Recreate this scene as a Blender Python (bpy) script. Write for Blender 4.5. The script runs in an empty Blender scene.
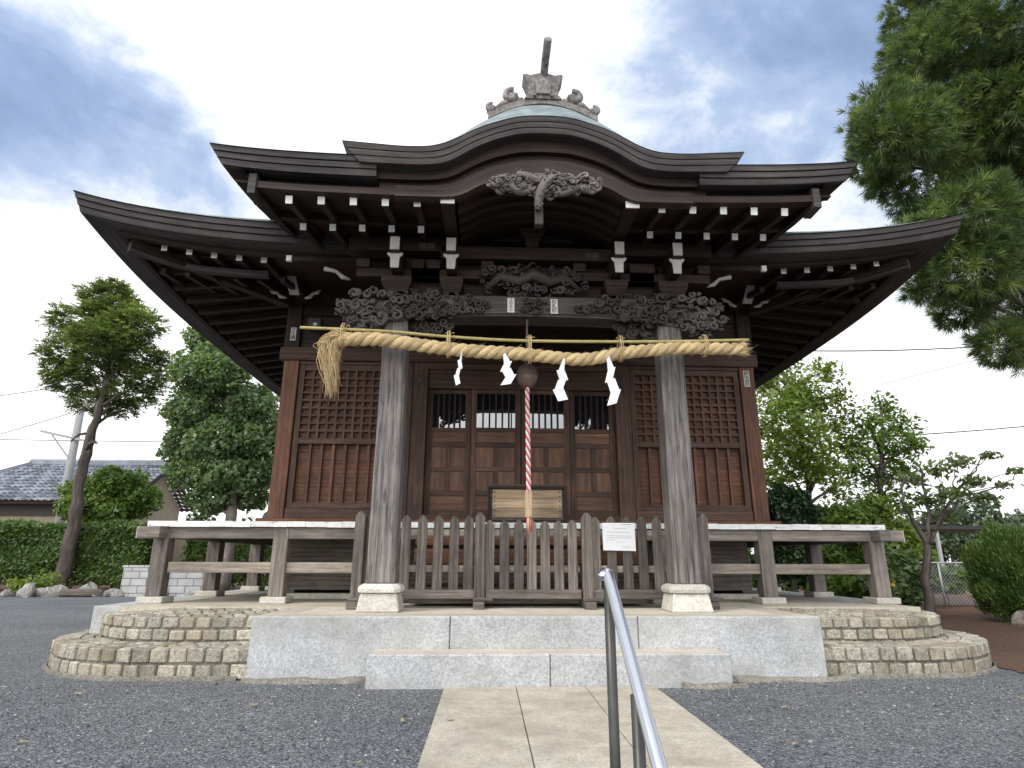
import bpy, math, random
import numpy as np
from mathutils import Vector, Matrix
R = math.radians
rng = random.Random(7)
sc = bpy.context.scene
COL = sc.collection

# ------------------------------------------------------------------ camera
PITCH, YAW, ROLL, FPX = R(16.2), R(2.2), R(0.2), 610.0
cF = Vector((math.sin(YAW)*math.cos(PITCH), math.cos(YAW)*math.cos(PITCH), math.sin(PITCH)))
cR0 = Vector((math.cos(YAW), -math.sin(YAW), 0)); cU0 = cR0.cross(cF)
cR = cR0*math.cos(ROLL) + cU0*math.sin(ROLL); cU = cR.cross(cF)
cam = bpy.data.cameras.new('camera'); camo = bpy.data.objects.new('camera', cam); COL.objects.link(camo)
m = Matrix((( cR.x, cU.x, -cF.x, -0.45), (cR.y, cU.y, -cF.y, 0), (cR.z, cU.z, -cF.z, 0.95), (0,0,0,1)))
camo.matrix_world = m
cam.sensor_width = 36; cam.lens = FPX/1024*36; cam.clip_end = 2000; cam.clip_start = 0.05
sc.camera = camo
def skydir(px, py): return (cF*FPX + cR*(px-512) + cU*(384-py)).normalized()

# ------------------------------------------------------------------ world, sun, exposure
SUN_EL, SUN_DIR = R(52), Vector((-0.62, -0.45, 0)).normalized()
w = bpy.data.worlds.new('World'); sc.world = w; w.use_nodes = True
nt = w.node_tree; nt.nodes.clear(); N = nt.nodes.new; L = nt.links.new
def wmath(op, a, b=None, c=None):
    n = N('ShaderNodeMath'); n.operation = op
    for i, v in enumerate((a, b, c)):
        if v is None: continue
        if isinstance(v, (int, float)): n.inputs[i].default_value = v
        else: L(v, n.inputs[i])
    return n.outputs[0]
sky = N('ShaderNodeTexSky'); sky.sky_type = 'NISHITA'; sky.sun_disc = False
sky.sun_elevation = SUN_EL; sky.sun_rotation = math.atan2(SUN_DIR.x, SUN_DIR.y)
bg1 = N('ShaderNodeBackground'); bg1.inputs[1].default_value = 0.08; L(sky.outputs[0], bg1.inputs[0])
tc = N('ShaderNodeTexCoord'); nrm = N('ShaderNodeVectorMath'); nrm.operation = 'NORMALIZE'; L(tc.outputs['Generated'], nrm.inputs[0])
D = nrm.outputs[0]
def noise(scale, detail, rough, dist, off=(0,0,0)):
    mp = N('ShaderNodeMapping'); mp.inputs['Scale'].default_value = scale; mp.inputs['Location'].default_value = off; L(D, mp.inputs[0])
    n = N('ShaderNodeTexNoise'); n.inputs['Scale'].default_value = 1; n.inputs['Detail'].default_value = detail
    n.inputs['Roughness'].default_value = rough; n.inputs['Distortion'].default_value = dist; L(mp.outputs[0], n.inputs[0]); return n.outputs[0]
n1 = noise((2.6,2.6,4.2), 9, .58, .45, (3.1,1.2,.4)); n2 = noise((8,8,12), 8, .66, .5, (.7,4.4,2.0))
val = wmath('MULTIPLY_ADD', n1, 0.78, 0.035); val = wmath('MULTIPLY_ADD', n2, 0.24, val)
def lobe(v, wgt, s):
    global val
    dp = N('ShaderNodeVectorMath'); dp.operation = 'DOT_PRODUCT'; L(D, dp.inputs[0]); dp.inputs[1].default_value = v
    e = wmath('EXPONENT', wmath('DIVIDE', wmath('SUBTRACT', dp.outputs['Value'], 1.0), s))
    val = wmath('MULTIPLY_ADD', e, wgt, val)
lobe(skydir(345, 70), .34, .045); lobe(skydir(430, -40), .2, .05)
lobe(skydir(70, 150), -.13, .05); lobe(skydir(110, 30), -.09, .05); lobe(skydir(30, 290), .10, .012); lobe(skydir(770, 70), -.15, .09); lobe(skydir(850, 330), -.10, .006); lobe(skydir(980, 395), -.09, .004); lobe(skydir(860, 190), -.06, .03); lobe(skydir(60, 480), .36, .05); lobe(skydir(900, 440), .33, .06)
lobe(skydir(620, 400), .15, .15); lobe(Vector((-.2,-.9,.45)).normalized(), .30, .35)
sep = N('ShaderNodeSeparateXYZ'); L(D, sep.inputs[0])
val = wmath('MULTIPLY_ADD', wmath('EXPONENT', wmath('MULTIPLY', wmath('ABSOLUTE', sep.outputs[2]), -9.0)), .16, val)
rp = N('ShaderNodeValToRGB'); L(val, rp.inputs[0]); cr = rp.color_ramp
cr.elements[0].position = .30; cr.elements[0].color = (.20,.285,.46,1)
cr.elements[1].position = .80; cr.elements[1].color = (1.3,1.3,1.3,1)
for p_, c_ in ((.45,(.31,.42,.64,1)),(.545,(.47,.58,.79,1)),(.63,(.86,.91,.99,1))):
    e_ = cr.elements.new(p_); e_.color = c_
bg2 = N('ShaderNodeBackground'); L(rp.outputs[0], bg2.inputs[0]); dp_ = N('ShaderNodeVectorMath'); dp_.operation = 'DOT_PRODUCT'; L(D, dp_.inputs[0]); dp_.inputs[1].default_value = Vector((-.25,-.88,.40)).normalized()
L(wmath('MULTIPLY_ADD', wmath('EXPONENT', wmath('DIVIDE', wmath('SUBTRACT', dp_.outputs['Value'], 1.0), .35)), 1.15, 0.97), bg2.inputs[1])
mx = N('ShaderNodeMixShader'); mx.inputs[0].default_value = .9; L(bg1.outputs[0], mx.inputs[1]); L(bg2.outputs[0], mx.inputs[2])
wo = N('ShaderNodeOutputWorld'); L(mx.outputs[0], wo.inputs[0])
sun = bpy.data.lights.new('sun', 'SUN'); sun.energy = 1.5; sun.angle = R(12); sun.color = (1,.955,.89)
suno = bpy.data.objects.new('sun', sun); COL.objects.link(suno)
sd = Vector((SUN_DIR.x*math.cos(SUN_EL), SUN_DIR.y*math.cos(SUN_EL), math.sin(SUN_EL)))
suno.rotation_euler = sd.to_track_quat('Z', 'Y').to_euler(); suno.location = sd*60
vs = sc.view_settings; vs.view_transform = 'Standard'; vs.look = 'None'; vs.exposure = 0.30; vs.gamma = 1; vs.use_curve_mapping = False
sc.render.engine = 'CYCLES'; sc.cycles.max_bounces = 6; sc.cycles.use_denoising = True

# ------------------------------------------------------------------ materials
class NT:
    def __init__(s, name):
        s.m = bpy.data.materials.new(name); s.m.use_nodes = True; s.t = s.m.node_tree
        s.b = s.t.nodes['Principled BSDF']
    def n(s, t, **k):
        x = s.t.nodes.new(t)
        for a, v in k.items(): setattr(x, a, v)
        return x
    def l(s, a, b): s.t.links.new(a, b)
    def noise(s, vec, scale, detail=3, rough=.5, dist=0):
        x = s.n('ShaderNodeTexNoise'); x.inputs['Scale'].default_value = scale; x.inputs['Detail'].default_value = detail
        x.inputs['Roughness'].default_value = rough; x.inputs['Distortion'].default_value = dist
        if vec is not None: s.l(vec, x.inputs['Vector'])
        return x.outputs[0]
    def map(s, vec, scale):
        x = s.n('ShaderNodeMapping'); x.inputs['Scale'].default_value = scale; s.l(vec, x.inputs[0]); return x.outputs[0]
    def ramp(s, fac, stops):
        x = s.n('ShaderNodeValToRGB'); s.l(fac, x.inputs[0]); e = x.color_ramp.elements
        e[0].position, e[0].color = stops[0][0], (*stops[0][1],1); e[1].position, e[1].color = stops[-1][0], (*stops[-1][1],1)
        for p, c in stops[1:-1]:
            q = e.new(p); q.color = (*c,1)
        return x.outputs[0]
    def mix(s, fac, a, b, mode='MIX'):
        x = s.n('ShaderNodeMix', data_type='RGBA', blend_type=mode)
        for i, v in ((0,fac),(6,a),(7,b)):
            if isinstance(v, (int,float)): x.inputs[i].default_value = v
            elif isinstance(v, tuple): x.inputs[i].default_value = (*v,1)
            else: s.l(v, x.inputs[i])
        return x.outputs[2]
    def math(s, op, a, b=0.0):
        x = s.n('ShaderNodeMath', operation=op)
        for i, v in ((0,a),(1,b)):
            if isinstance(v, (int,float)): x.inputs[i].default_value = v
            else: s.l(v, x.inputs[i])
        return x.outputs[0]
    def rnd(s):
        x = s.n('ShaderNodeAttribute'); x.attribute_name = 'rnd'; return x.outputs['Fac']
    def uv(s): return s.n('ShaderNodeTexCoord').outputs['UV']
    def obj(s): return s.n('ShaderNodeTexCoord').outputs['Object']
    def vary(s, col, lo=.75, hi=1.25):
        x = s.n('ShaderNodeHueSaturation'); s.l(col, x.inputs['Color'])
        s.l(s.math('ADD', s.math('MULTIPLY', s.rnd(), hi-lo), lo), x.inputs['Value']); return x.outputs[0]
    def bump(s, h, dist, st=1.0):
        x = s.n('ShaderNodeBump'); x.inputs['Distance'].default_value = dist; x.inputs['Strength'].default_value = st
        s.l(h, x.inputs['Height']); s.l(x.outputs[0], s.b.inputs['Normal'])
    def done(s, col=None, rough=.8, spec=.3, metal=0):
        if col is not None: s.l(col, s.b.inputs['Base Color'])
        if isinstance(rough, (int,float)): s.b.inputs['Roughness'].default_value = rough
        else: s.l(rough, s.b.inputs['Roughness'])
        s.b.inputs['Specular IOR Level'].default_value = spec; s.b.inputs['Metallic'].default_value = metal
        return s.m
def wood(name, c1, c2, c3, rough=.75, grain=30, bump=.002, lo=.78, hi=1.22, spec=.3, wave=.10, crack=.45, cfreq=14):
    k = NT(name); uv = k.uv()
    a = k.noise(k.map(uv, (1.6, grain, 1)), 1.6, 5, .6, .6)
    g = k.noise(k.map(uv, (.9, grain*.28, 1)), 1.3, 3, .5, 1.6)
    wv = k.n('ShaderNodeTexWave', wave_type='BANDS', bands_direction='Y'); wv.inputs['Scale'].default_value = grain*.16
    wv.inputs['Distortion'].default_value = 7; wv.inputs['Detail'].default_value = 3; wv.inputs['Detail Scale'].default_value = .35
    k.l(k.map(uv, (.16, 1, 1)), wv.inputs['Vector'])
    f = k.math('ADD', k.math('MULTIPLY', a, .65), k.math('ADD', k.math('MULTIPLY', g, .3), k.math('MULTIPLY', wv.outputs['Fac'], wave)))
    c = k.ramp(f, ((.30, c1), (.52, c2), (.75, c3)))
    ck = k.noise(k.map(uv, (.42, cfreq, 1)), 1.6, 2, .5, .5); ck2 = k.noise(k.map(uv, (.8, cfreq*2.6, 1)), 2.2, 1, .5, .2)
    ln_ = k.math('MAXIMUM', k.ramp(ck, ((.455,(0,)*3),(.47,(1,)*3),(.485,(0,)*3),(.54,(.0,)*3),(.552,(.8,)*3),(.565,(0,)*3))), k.ramp(ck2, ((.33,(1,)*3),(.37,(0,)*3))))
    c = k.mix(k.math('MULTIPLY', ln_, crack), c, tuple(x*.35 for x in c1))
    f = k.math('SUBTRACT', f, k.math('MULTIPLY', ln_, .6*crack))
    st = k.noise(k.obj(), 2.3, 4, .6)
    c = k.mix(1.0, c, k.ramp(st, ((.3,(.66,.66,.68)),(.65,(1.12,1.1,1.08)))), 'MULTIPLY')
    k.bump(f, bump)
    return k.done(k.vary(c, lo, hi), rough, spec)
def stone(name, c1, c2, c3, sp=170, rough=.8, bump=.002, stain=None, lo=.85, hi=1.15):
    k = NT(name); o = k.obj()
    a = k.noise(o, sp, 2, .7); b = k.noise(o, sp*.33, 3, .6); big = k.noise(o, 1.7, 5, .6)
    f = k.math('ADD', k.math('MULTIPLY', a, .65), k.math('MULTIPLY', b, .35))
    c = k.ramp(f, ((.36, c1), (.5, c2), (.63, c3)))
    if stain: c = k.mix(k.ramp(big, ((.45,(0,0,0)),(.7,(.75,)*3))), c, stain)
    c = k.mix(1.0, c, k.ramp(k.noise(o, 5, 4, .65), ((.3,(.8,.8,.8)),(.7,(1.1,1.1,1.1)))), 'MULTIPLY')
    k.bump(f, bump)
    return k.done(k.vary(c, lo, hi), rough, .25)
def plain(name, c, rough=.6, spec=.4, metal=0, var=.15, scale=14, bump=0, lo=.9, hi=1.1):
    k = NT(name); f = k.noise(k.obj(), scale, 5, .6)
    d = tuple(x*(1-var) for x in c); e = tuple(min(1,x*(1+var)) for x in c)
    if bump: k.bump(f, bump)
    return k.done(k.vary(k.ramp(f, ((.3,d),(.7,e))), lo, hi), rough, spec, metal)
def leafmat(name, c1, c2, c3, trans=.35, rough=.55):
    k = NT(name); c = k.ramp(k.rnd(), ((0,c1),(.55,c2),(1,c3)))
    big = k.noise(k.obj(), .9, 3, .5)
    c = k.mix(1.0, c, k.ramp(big, ((.3,(.7,.75,.7)),(.7,(1.2,1.18,1.1)))), 'MULTIPLY')
    fine = k.noise(k.obj(), 9, 2, .5); c = k.mix(k.ramp(fine, ((.60,(0,)*3),(.72,(.55,)*3))), c, (c3[0]*1.35,c3[1]*1.02,c3[2]*.9))
    k.done(c, min(rough,.45), .5)
    t = k.n('ShaderNodeBsdfTranslucent'); k.l(k.mix(1.0, c, (1.3,1.35,.6), 'MULTIPLY'), t.inputs[0])
    mxs = k.n('ShaderNodeMixShader'); mxs.inputs[0].default_value = trans
    k.l(k.b.outputs[0], mxs.inputs[1]); k.l(t.outputs[0], mxs.inputs[2]); k.l(mxs.outputs[0], k.t.nodes['Material Output'].inputs[0])
    return k.m
M = {}
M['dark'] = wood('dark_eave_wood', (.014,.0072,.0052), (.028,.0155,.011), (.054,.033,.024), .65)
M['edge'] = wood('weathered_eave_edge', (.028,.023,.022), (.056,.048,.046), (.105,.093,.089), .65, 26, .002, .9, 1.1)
M['gablewood'] = wood('dark_brown_gable_wood', (.018,.011,.008), (.034,.021,.016), (.062,.041,.032), .6)
M['lattice'] = wood('red_brown_lattice', (.050,.024,.015), (.095,.048,.031), (.16,.085,.056), .6)
M['red'] = wood('reddish_wall_wood', (.058,.024,.013), (.125,.053,.029), (.225,.102,.058), .58)
M['redpanel'] = wood('door_panel_wood', (.085,.040,.022), (.155,.078,.046), (.25,.133,.081), .52, 18)
M['brown'] = wood('brown_frame_wood', (.048,.027,.018), (.090,.052,.036), (.15,.092,.066), .66)
M['grey'] = wood('silver_weathered_wood', (.085,.074,.067), (.165,.148,.138), (.285,.265,.252), .8, 26, .004, wave=.13, crack=.7, cfreq=9)
M['fence'] = wood('grey_brown_fence_wood', (.072,.061,.054), (.145,.124,.110), (.26,.23,.212), .82, 34, .003, .65, 1.3)
M['rail'] = wood('pale_veranda_rail_wood', (.18,.152,.122), (.31,.265,.215), (.44,.385,.325), .8, 30)
M['post'] = wood('veranda_post_wood', (.11,.095,.082), (.205,.18,.158), (.32,.285,.255), .8, 28)
M['board'] = wood('pale_offertory_board', (.30,.20,.115), (.45,.33,.21), (.56,.44,.30), .8, 16)
M['carve'] = wood('carved_dark_wood', (.020,.016,.014), (.040,.033,.029), (.075,.064,.058), .55, 14, .003)
M['carve2'] = wood('carved_grey_wood', (.040,.033,.030), (.075,.064,.058), (.14,.124,.115), .6, 20, .003)
M['carve3'] = wood('weathered_grey_carving', (.07,.058,.052), (.15,.13,.12), (.27,.245,.23), .6, 20, .003)
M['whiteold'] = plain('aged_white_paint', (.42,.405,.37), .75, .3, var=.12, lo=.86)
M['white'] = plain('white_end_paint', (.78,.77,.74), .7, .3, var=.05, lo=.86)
k = NT('white_worn_deck_edge'); f = k.noise(k.map(k.obj(), (5,5,25)), 2.0, 6, .7)
M['whiteworn'] = k.done(k.vary(k.ramp(f, ((.30,(.22,.2,.17)),(.42,(.72,.71,.68)),(.6,(.82,.81,.79)))), .82, 1.05), .75)
M['granite'] = stone('pale_granite', (.21,.215,.22), (.43,.435,.44), (.66,.66,.66), 150, .75, .0012, (.36,.35,.315), lo=.9, hi=1.06)
M['granwarm'] = stone('warm_granite_base', (.42,.39,.33), (.58,.55,.48), (.70,.68,.62), 90, .85, .0015)
M['slab'] = stone('beige_path_slab', (.36,.315,.24), (.50,.45,.36), (.61,.565,.475), 110, .85, .001, (.36,.31,.235), .93, 1.06)
M['pave'] = stone('dusty_platform_paving', (.40,.355,.275), (.52,.47,.375), (.60,.555,.46), 120, .88, .001)
M['cobble'] = stone('granite_cobble', (.19,.175,.135), (.375,.35,.28), (.54,.505,.425), 60, .85, .006, (.27,.215,.14), .72, 1.2)
M['mortar'] = stone('sandy_mortar', (.13,.12,.10), (.215,.20,.165), (.32,.30,.25), 80, .95, .006)
M['rock'] = stone('garden_rock', (.15,.14,.125), (.26,.25,.23), (.38,.36,.33), 22, .9, .02, None, .6, 1.3)
M['block'] = None
k = NT('grey_concrete_block'); br = k.n('ShaderNodeTexBrick'); k.l(k.uv(), br.inputs[0])
br.inputs['Scale'].default_value = 1; br.inputs['Brick Width'].default_value = .42; br.inputs['Row Height'].default_value = .19; br.inputs['Mortar Size'].default_value = .012
br.inputs['Color1'].default_value = (.40,.40,.39,1); br.inputs['Color2'].default_value = (.50,.50,.49,1); br.inputs['Mortar'].default_value = (.16,.16,.155,1)
M['block'] = k.done(k.mix(1.0, br.outputs[0], k.ramp(k.noise(k.obj(), 3, 5), ((.3,(.8,.8,.8)),(.7,(1.1,1.1,1.1)))), 'MULTIPLY'), .9)
M['cream'] = plain('cream_house_wall', (.36,.31,.225), .9, .2, var=.12, scale=3)
M['dkwall'] = plain('painted_eave_shade', (.10,.09,.08), .9, .2)  # wall colour darkened to paint in the shade below the house eave
k = NT('grey_blue_kawara'); M['kawara'] = k.done(k.vary(k.ramp(k.noise(k.obj(), 3.0, 4), ((.3,(.14,.15,.175)),(.7,(.26,.275,.31)))), .55, 1.5), .45, .5)
k = NT('verdigris_copper'); f = k.noise(k.map(k.obj(), (3,3,3)), 2, 5, .6)
c = k.ramp(f, ((.3,(.125,.155,.16)),(.5,(.19,.23,.235)),(.7,(.28,.32,.325))))
sx = k.n('ShaderNodeSeparateXYZ'); k.l(k.uv(), sx.inputs[0]); fr = k.math('FRACT', k.math('MULTIPLY', sx.outputs[1], 4.6))
c = k.mix(k.ramp(fr, ((.0,(.85,)*3),(.10,(0,)*3))), c, (.03,.035,.033)); M['copper'] = k.done(c, .55, .4)
M['bark'] = wood('grey_brown_bark', (.045,.036,.031), (.10,.083,.072), (.18,.155,.138), .95, 12, .02)
M['bark2'] = wood('pale_bark', (.10,.085,.07), (.18,.155,.13), (.27,.24,.20), .95, 10, .012)
M['straw'] = None
k = NT('rice_straw'); uv = k.uv(); f = k.noise(k.map(uv, (4, 90, 1)), 2.0, 5, .7)
k.bump(f, .010); M['straw'] = k.done(k.vary(k.ramp(f, ((.3,(.36,.23,.10)),(.5,(.66,.49,.26)),(.7,(.82,.67,.42)))), .75, 1.2), .8, .2)
M['bamboo'] = plain('green_yellow_bamboo', (.40,.34,.13), .4, .4, var=.25, scale=9)
M['paper'] = plain('white_paper', (.74,.74,.75), .85, .2, var=.02)
M['ink'] = plain('black_ink', (.03,.03,.03), .8, .2)
M['greyink'] = plain('faded_print', (.42,.44,.46), .8, .2)
M['bronze'] = plain('dark_bronze_bell', (.13,.088,.068), .5, .5, .2, .25)
M['ropered'] = plain('red_cord', (.50,.12,.12), .8, .2)
M['ropewhite'] = plain('white_cord', (.70,.62,.58), .85, .2)
M['iron'] = plain('dark_iron', (.025,.025,.027), .5, .5)
M['steel'] = plain('brushed_steel', (.66,.645,.63), .30, .5, 1.0, .05)
M['dsteel'] = plain('dull_steel_post', (.060,.056,.049), .38, .5, .2, .2)
M['tile_orn'] = stone('grey_copper_ornament', (.11,.098,.09), (.19,.172,.16), (.29,.27,.255), 25, .6, .003)
k = NT('window_glass'); k.b.inputs['Base Color'].default_value = (.012,.012,.014,1); k.b.inputs['IOR'].default_value = 2.2; M['glass'] = k.done(None, .02, .75)
k = NT('glass_backing'); M['void'] = plain('painted_dark_interior', (.012,.011,.010), .9, .1)  # near-black colour stands in for the darkness of unlit spaces
M['pole'] = plain('concrete_pole', (.33,.33,.32), .9, .2)
M['wire'] = plain('black_cable', (.03,.03,.035), .6, .3)
M['meshwire'] = plain('galvanised_wire', (.42,.43,.44), .5, .5, .6)
k = NT('grey_gravel'); o = k.obj()
v1 = k.n('ShaderNodeTexVoronoi'); v1.inputs['Scale'].default_value = 70; k.l(o, v1.inputs[0])
v2 = k.n('ShaderNodeTexVoronoi'); v2.inputs['Scale'].default_value = 135; k.l(o, v2.inputs[0])
sc1 = k.n('ShaderNodeSeparateColor'); k.l(v1.outputs['Color'], sc1.inputs[0]); sc2 = k.n('ShaderNodeSeparateColor'); k.l(v2.outputs['Color'], sc2.inputs[0])
c = k.ramp(sc1.outputs[0], ((0,(.030,.032,.034)),(.45,(.112,.118,.126)),(.88,(.225,.232,.240)),(1,(.46,.46,.455))))
c2 = k.ramp(sc2.outputs[0], ((0,(.04,.042,.045)),(.6,(.138,.144,.152)),(1,(.42,.42,.415)))); c = k.mix(.5, c, c2)
c = k.mix(1.0, c, k.ramp(k.noise(o, .55, 6, .62), ((.3,(.76,.77,.80)),(.7,(1.22,1.2,1.17)))), 'MULTIPLY')
c = k.mix(k.ramp(k.noise(o, 1.3, 6, .7), ((.56,(0,)*3),(.78,(.55,)*3))), c, (.175,.145,.11))
k.bump(k.math('ADD', k.math('SUBTRACT', 1.0, v1.outputs['Distance']), k.math('MULTIPLY', v2.outputs['Distance'], -.5)), .012, .9); M['gravel'] = k.done(c, .85, .3)
k = NT('brown_soil'); o = k.obj(); f = k.noise(o, 26, 6, .7)
c = k.ramp(f, ((.3,(.07,.040,.026)),(.5,(.14,.083,.056)),(.7,(.22,.14,.098)))); c = k.mix(k.ramp(k.noise(o,1.5,5,.6), ((.45,(0,)*3),(.7,(.6,)*3))), c, (.13,.09,.062)); k.bump(f, .03); M['soil'] = k.done(c, .95, .15)
M['lf_yew'] = leafmat('leaf_dark_feathery', (.075,.11,.045), (.145,.19,.08), (.25,.30,.14), .48)
M['lf_ginkgo'] = leafmat('leaf_ginkgo', (.075,.125,.055), (.15,.22,.10), (.29,.36,.20), .45)
M['lf_bright'] = leafmat('leaf_fresh_green', (.070,.125,.022), (.13,.215,.042), (.22,.31,.075), .42)
M['lf_maple'] = leafmat('leaf_maple', (.10,.15,.032), (.19,.26,.06), (.31,.38,.11), .5)
M['lf_dark'] = leafmat('leaf_dark_gloss', (.012,.032,.012), (.024,.055,.018), (.05,.09,.032), .12, .4)
M['lf_hedge'] = leafmat('leaf_hedge', (.045,.085,.022), (.095,.16,.042), (.18,.26,.075), .4)
M['lf_pine'] = leafmat('leaf_pine', (.030,.062,.018), (.085,.135,.038), (.23,.285,.085), .26)
M['lf_slim'] = leafmat('leaf_olive', (.07,.10,.045), (.12,.165,.065), (.19,.24,.10), .4)
M['lf_far'] = leafmat('leaf_far_grey', (.055,.085,.050), (.09,.125,.075), (.13,.17,.10), .25)
M['drycol'] = plain('fallen_leaf', (.34,.27,.17), .9, .2)
M['yellow'] = plain('yellow_petal', (.45,.34,.05), .8, .2)

# ------------------------------------------------------------------ mesh builder
class MB:
    def __init__(s): s.v=[]; s.f=[]; s.uv=[]; s.r=[]; s.sm=[]
    def face(s, idx, uvs, r, sm=False): s.f.append(idx); s.uv.append(uvs); s.r.append(r); s.sm.append(sm)
    def hexa(s, c):
        c = [Vector(p) for p in c]; b = len(s.v); s.v += [tuple(p) for p in c]
        ln = [(c[1]-c[0]).length, (c[3]-c[0]).length, (c[4]-c[0]).length]
        loc = [(0,0,0),(1,0,0),(1,1,0),(0,1,0),(0,0,1),(1,0,1),(1,1,1),(0,1,1)]
        loc = [tuple(q[i]*ln[i] for i in range(3)) for q in loc]
        la = max(range(3), key=lambda i: ln[i]); du, dv, r = rng.uniform(0,50), rng.uniform(0,50), rng.random()
        for fc, nax in (((0,3,2,1),2),((4,5,6,7),2),((0,1,5,4),1),((1,2,6,5),0),((2,3,7,6),1),((3,0,4,7),0)):
            ax = [i for i in range(3) if i != nax]
            if la in ax: ax.sort(key=lambda i: i != la)
            s.face([b+i for i in fc], [(loc[i][ax[0]]+du, loc[i][ax[1]]+dv+nax*3.1) for i in fc], r)
    def box(s, x0,x1,y0,y1,z0,z1, t=0):
        s.hexa([(x0,y0,z0),(x1,y0,z0),(x1,y1,z0),(x0,y1,z0),(x0+t,y0+t,z1),(x1-t,y0+t,z1),(x1-t,y1-t,z1),(x0+t,y1-t,z1)])
    def bar(s, p0, p1, w, h, up=(0,0,1)):
        p0, p1 = Vector(p0), Vector(p1); d = (p1-p0).normalized(); sd = d.cross(Vector(up)).normalized(); u = sd.cross(d)
        q = [p0-sd*w/2-u*h/2, p1-sd*w/2-u*h/2, p1+sd*w/2-u*h/2, p0+sd*w/2-u*h/2]
        # order so that normals face out
        a = [q[0],q[3],q[2],q[1]]
        s.hexa(a + [x+u*h for x in a])
    def prism(s, poly, y0, y1, axis='y'):
        b = len(s.v); n = len(poly); r = rng.random(); o = rng.uniform(0,50)
        P = (lambda a,c,d: (a,d,c)) if axis == 'y' else ((lambda a,c,d: (d,a,c)) if axis == 'x' else (lambda a,c,d: (a,c,d)))
        for d in (y0, y1):
            for a, c in poly: s.v.append(P(a,c,d))
        ea = max(p[0] for p in poly)-min(p[0] for p in poly); ec = max(p[1] for p in poly)-min(p[1] for p in poly)
        UVp = [(p[0]+o,p[1]+o) if ea >= ec else (p[1]+o,p[0]+o) for p in poly]
        s.face([b+i for i in range(n)], UVp, r); s.face([b+n+i for i in reversed(range(n))], UVp[::-1], r)
        for i in range(n):
            j = (i+1) % n; s.face([b+j, b+i, b+n+i, b+n+j], [(UVp[j][0],o),(UVp[i][0],o),(UVp[i][0],o+.05),(UVp[j][0],o+.05)], r)
    def grid(s, P, sm=False, closed=False, r=None, us=1.0):
        b = len(s.v); ni, nj = len(P), len(P[0]); r = rng.random() if r is None else r; o = rng.uniform(0,50)
        for row in P: s.v += [tuple(p) for p in row]
        ul = [0.0]
        for i in range(1, ni): ul.append(ul[-1]+(Vector(P[i][nj//2])-Vector(P[i-1][nj//2])).length)
        vl = [0.0]
        for j in range(1, nj+1): vl.append(vl[-1]+(Vector(P[ni//2][j % nj])-Vector(P[ni//2][j-1])).length)
        for i in range(ni-1):
            for j in range(nj if closed else nj-1):
                k = (j+1) % nj
                s.face([b+i*nj+j, b+i*nj+k, b+(i+1)*nj+k, b+(i+1)*nj+j], [(ul[i]+o,vl[j]),(ul[i]+o,vl[j+1]),(ul[i+1]+o,vl[j+1]),(ul[i+1]+o,vl[j])], r, sm)
        return b
    def tube(s, path, rad, n=8, cap=True, sm=True, r=None):
        path = [Vector(p) for p in path]; m_ = len(path)
        if isinstance(rad, (int,float)): rad = [rad]*m_
        t0 = (path[1]-path[0]).normalized(); nv = t0.orthogonal().normalized(); rows = []
        for i, p in enumerate(path):
            t = (path[min(i+1,m_-1)]-path[max(i-1,0)]).normalized()
            nv = (nv - t*nv.dot(t)); nv = nv.normalized() if nv.length > 1e-6 else t.orthogonal().normalized()
            bn = t.cross(nv)
            rows.append([p + (nv*math.cos(a)+bn*math.sin(a))*rad[i] for a in (2*math.pi*q/n for q in range(n))])
        r = rng.random() if r is None else r
        b = s.grid(rows, sm, True, r)
        if cap:
            s.face([b+i for i in reversed(range(n))], [(.1*math.cos(i),.1*math.sin(i)) for i in range(n)], r)
            e = b+(m_-1)*n; s.face([e+i for i in range(n)], [(.1*math.cos(i),.1*math.sin(i)) for i in range(n)], r)
    def lathe(s, prof, c, n=20, sm=True):
        c = Vector(c)
        s.grid([[c+Vector((r_*math.cos(2*math.pi*q/n), r_*math.sin(2*math.pi*q/n), z)) for q in range(n)] for r_, z in prof], sm, True)
    def blob(s, c, rx, ry, rz, n=10, jit=.0):
        rows = []
        for i in range(n+1):
            th = math.pi*i/n
            rows.append([(c[0]+rx*math.sin(th)*math.cos(a)*(1+rng.uniform(-jit,jit)), c[1]+ry*math.sin(th)*math.sin(a)*(1+rng.uniform(-jit,jit)), c[2]-rz*math.cos(th)*(1+rng.uniform(-jit,jit))) for a in (2*math.pi*q/(n+4) for q in range(n+4))])
        s.grid(rows, True, True)
    def layer(s, xs, top, bot, y0, y1):
        rows = [[(x,y0,bot(x)),(x,y0,top(x)),(x,y1,top(x)),(x,y1,bot(x))] for x in xs]
        b = s.grid(rows, False, True); n = len(xs)
        s.face([b,b+3,b+2,b+1], [(0,0)]*4, .5); e = b+(n-1)*4; s.face([e,e+1,e+2,e+3], [(0,0)]*4, .5)
    def make(s, name, mat, bevel=0):
        me = bpy.data.meshes.new(name); me.from_pydata(s.v, [], s.f)
        uvl = me.uv_layers.new(name='UVMap'); uvl.data.foreach_set('uv', [x for u in s.uv for p in u for x in p])
        at = me.attributes.new('rnd', 'FLOAT', 'FACE'); at.data.foreach_set('value', s.r)
        me.polygons.foreach_set('use_smooth', s.sm)
        for m_ in (mat if isinstance(mat, list) else [mat]): me.materials.append(M[m_] if isinstance(m_, str) else m_)
        me.update(); o = bpy.data.objects.new(name, me); COL.objects.link(o)
        if bevel:
            bv = o.modifiers.new('edge_wear', 'BEVEL'); bv.width = bevel; bv.segments = 1; bv.limit_method = 'ANGLE'; bv.angle_limit = R(50)
        return o
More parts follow.
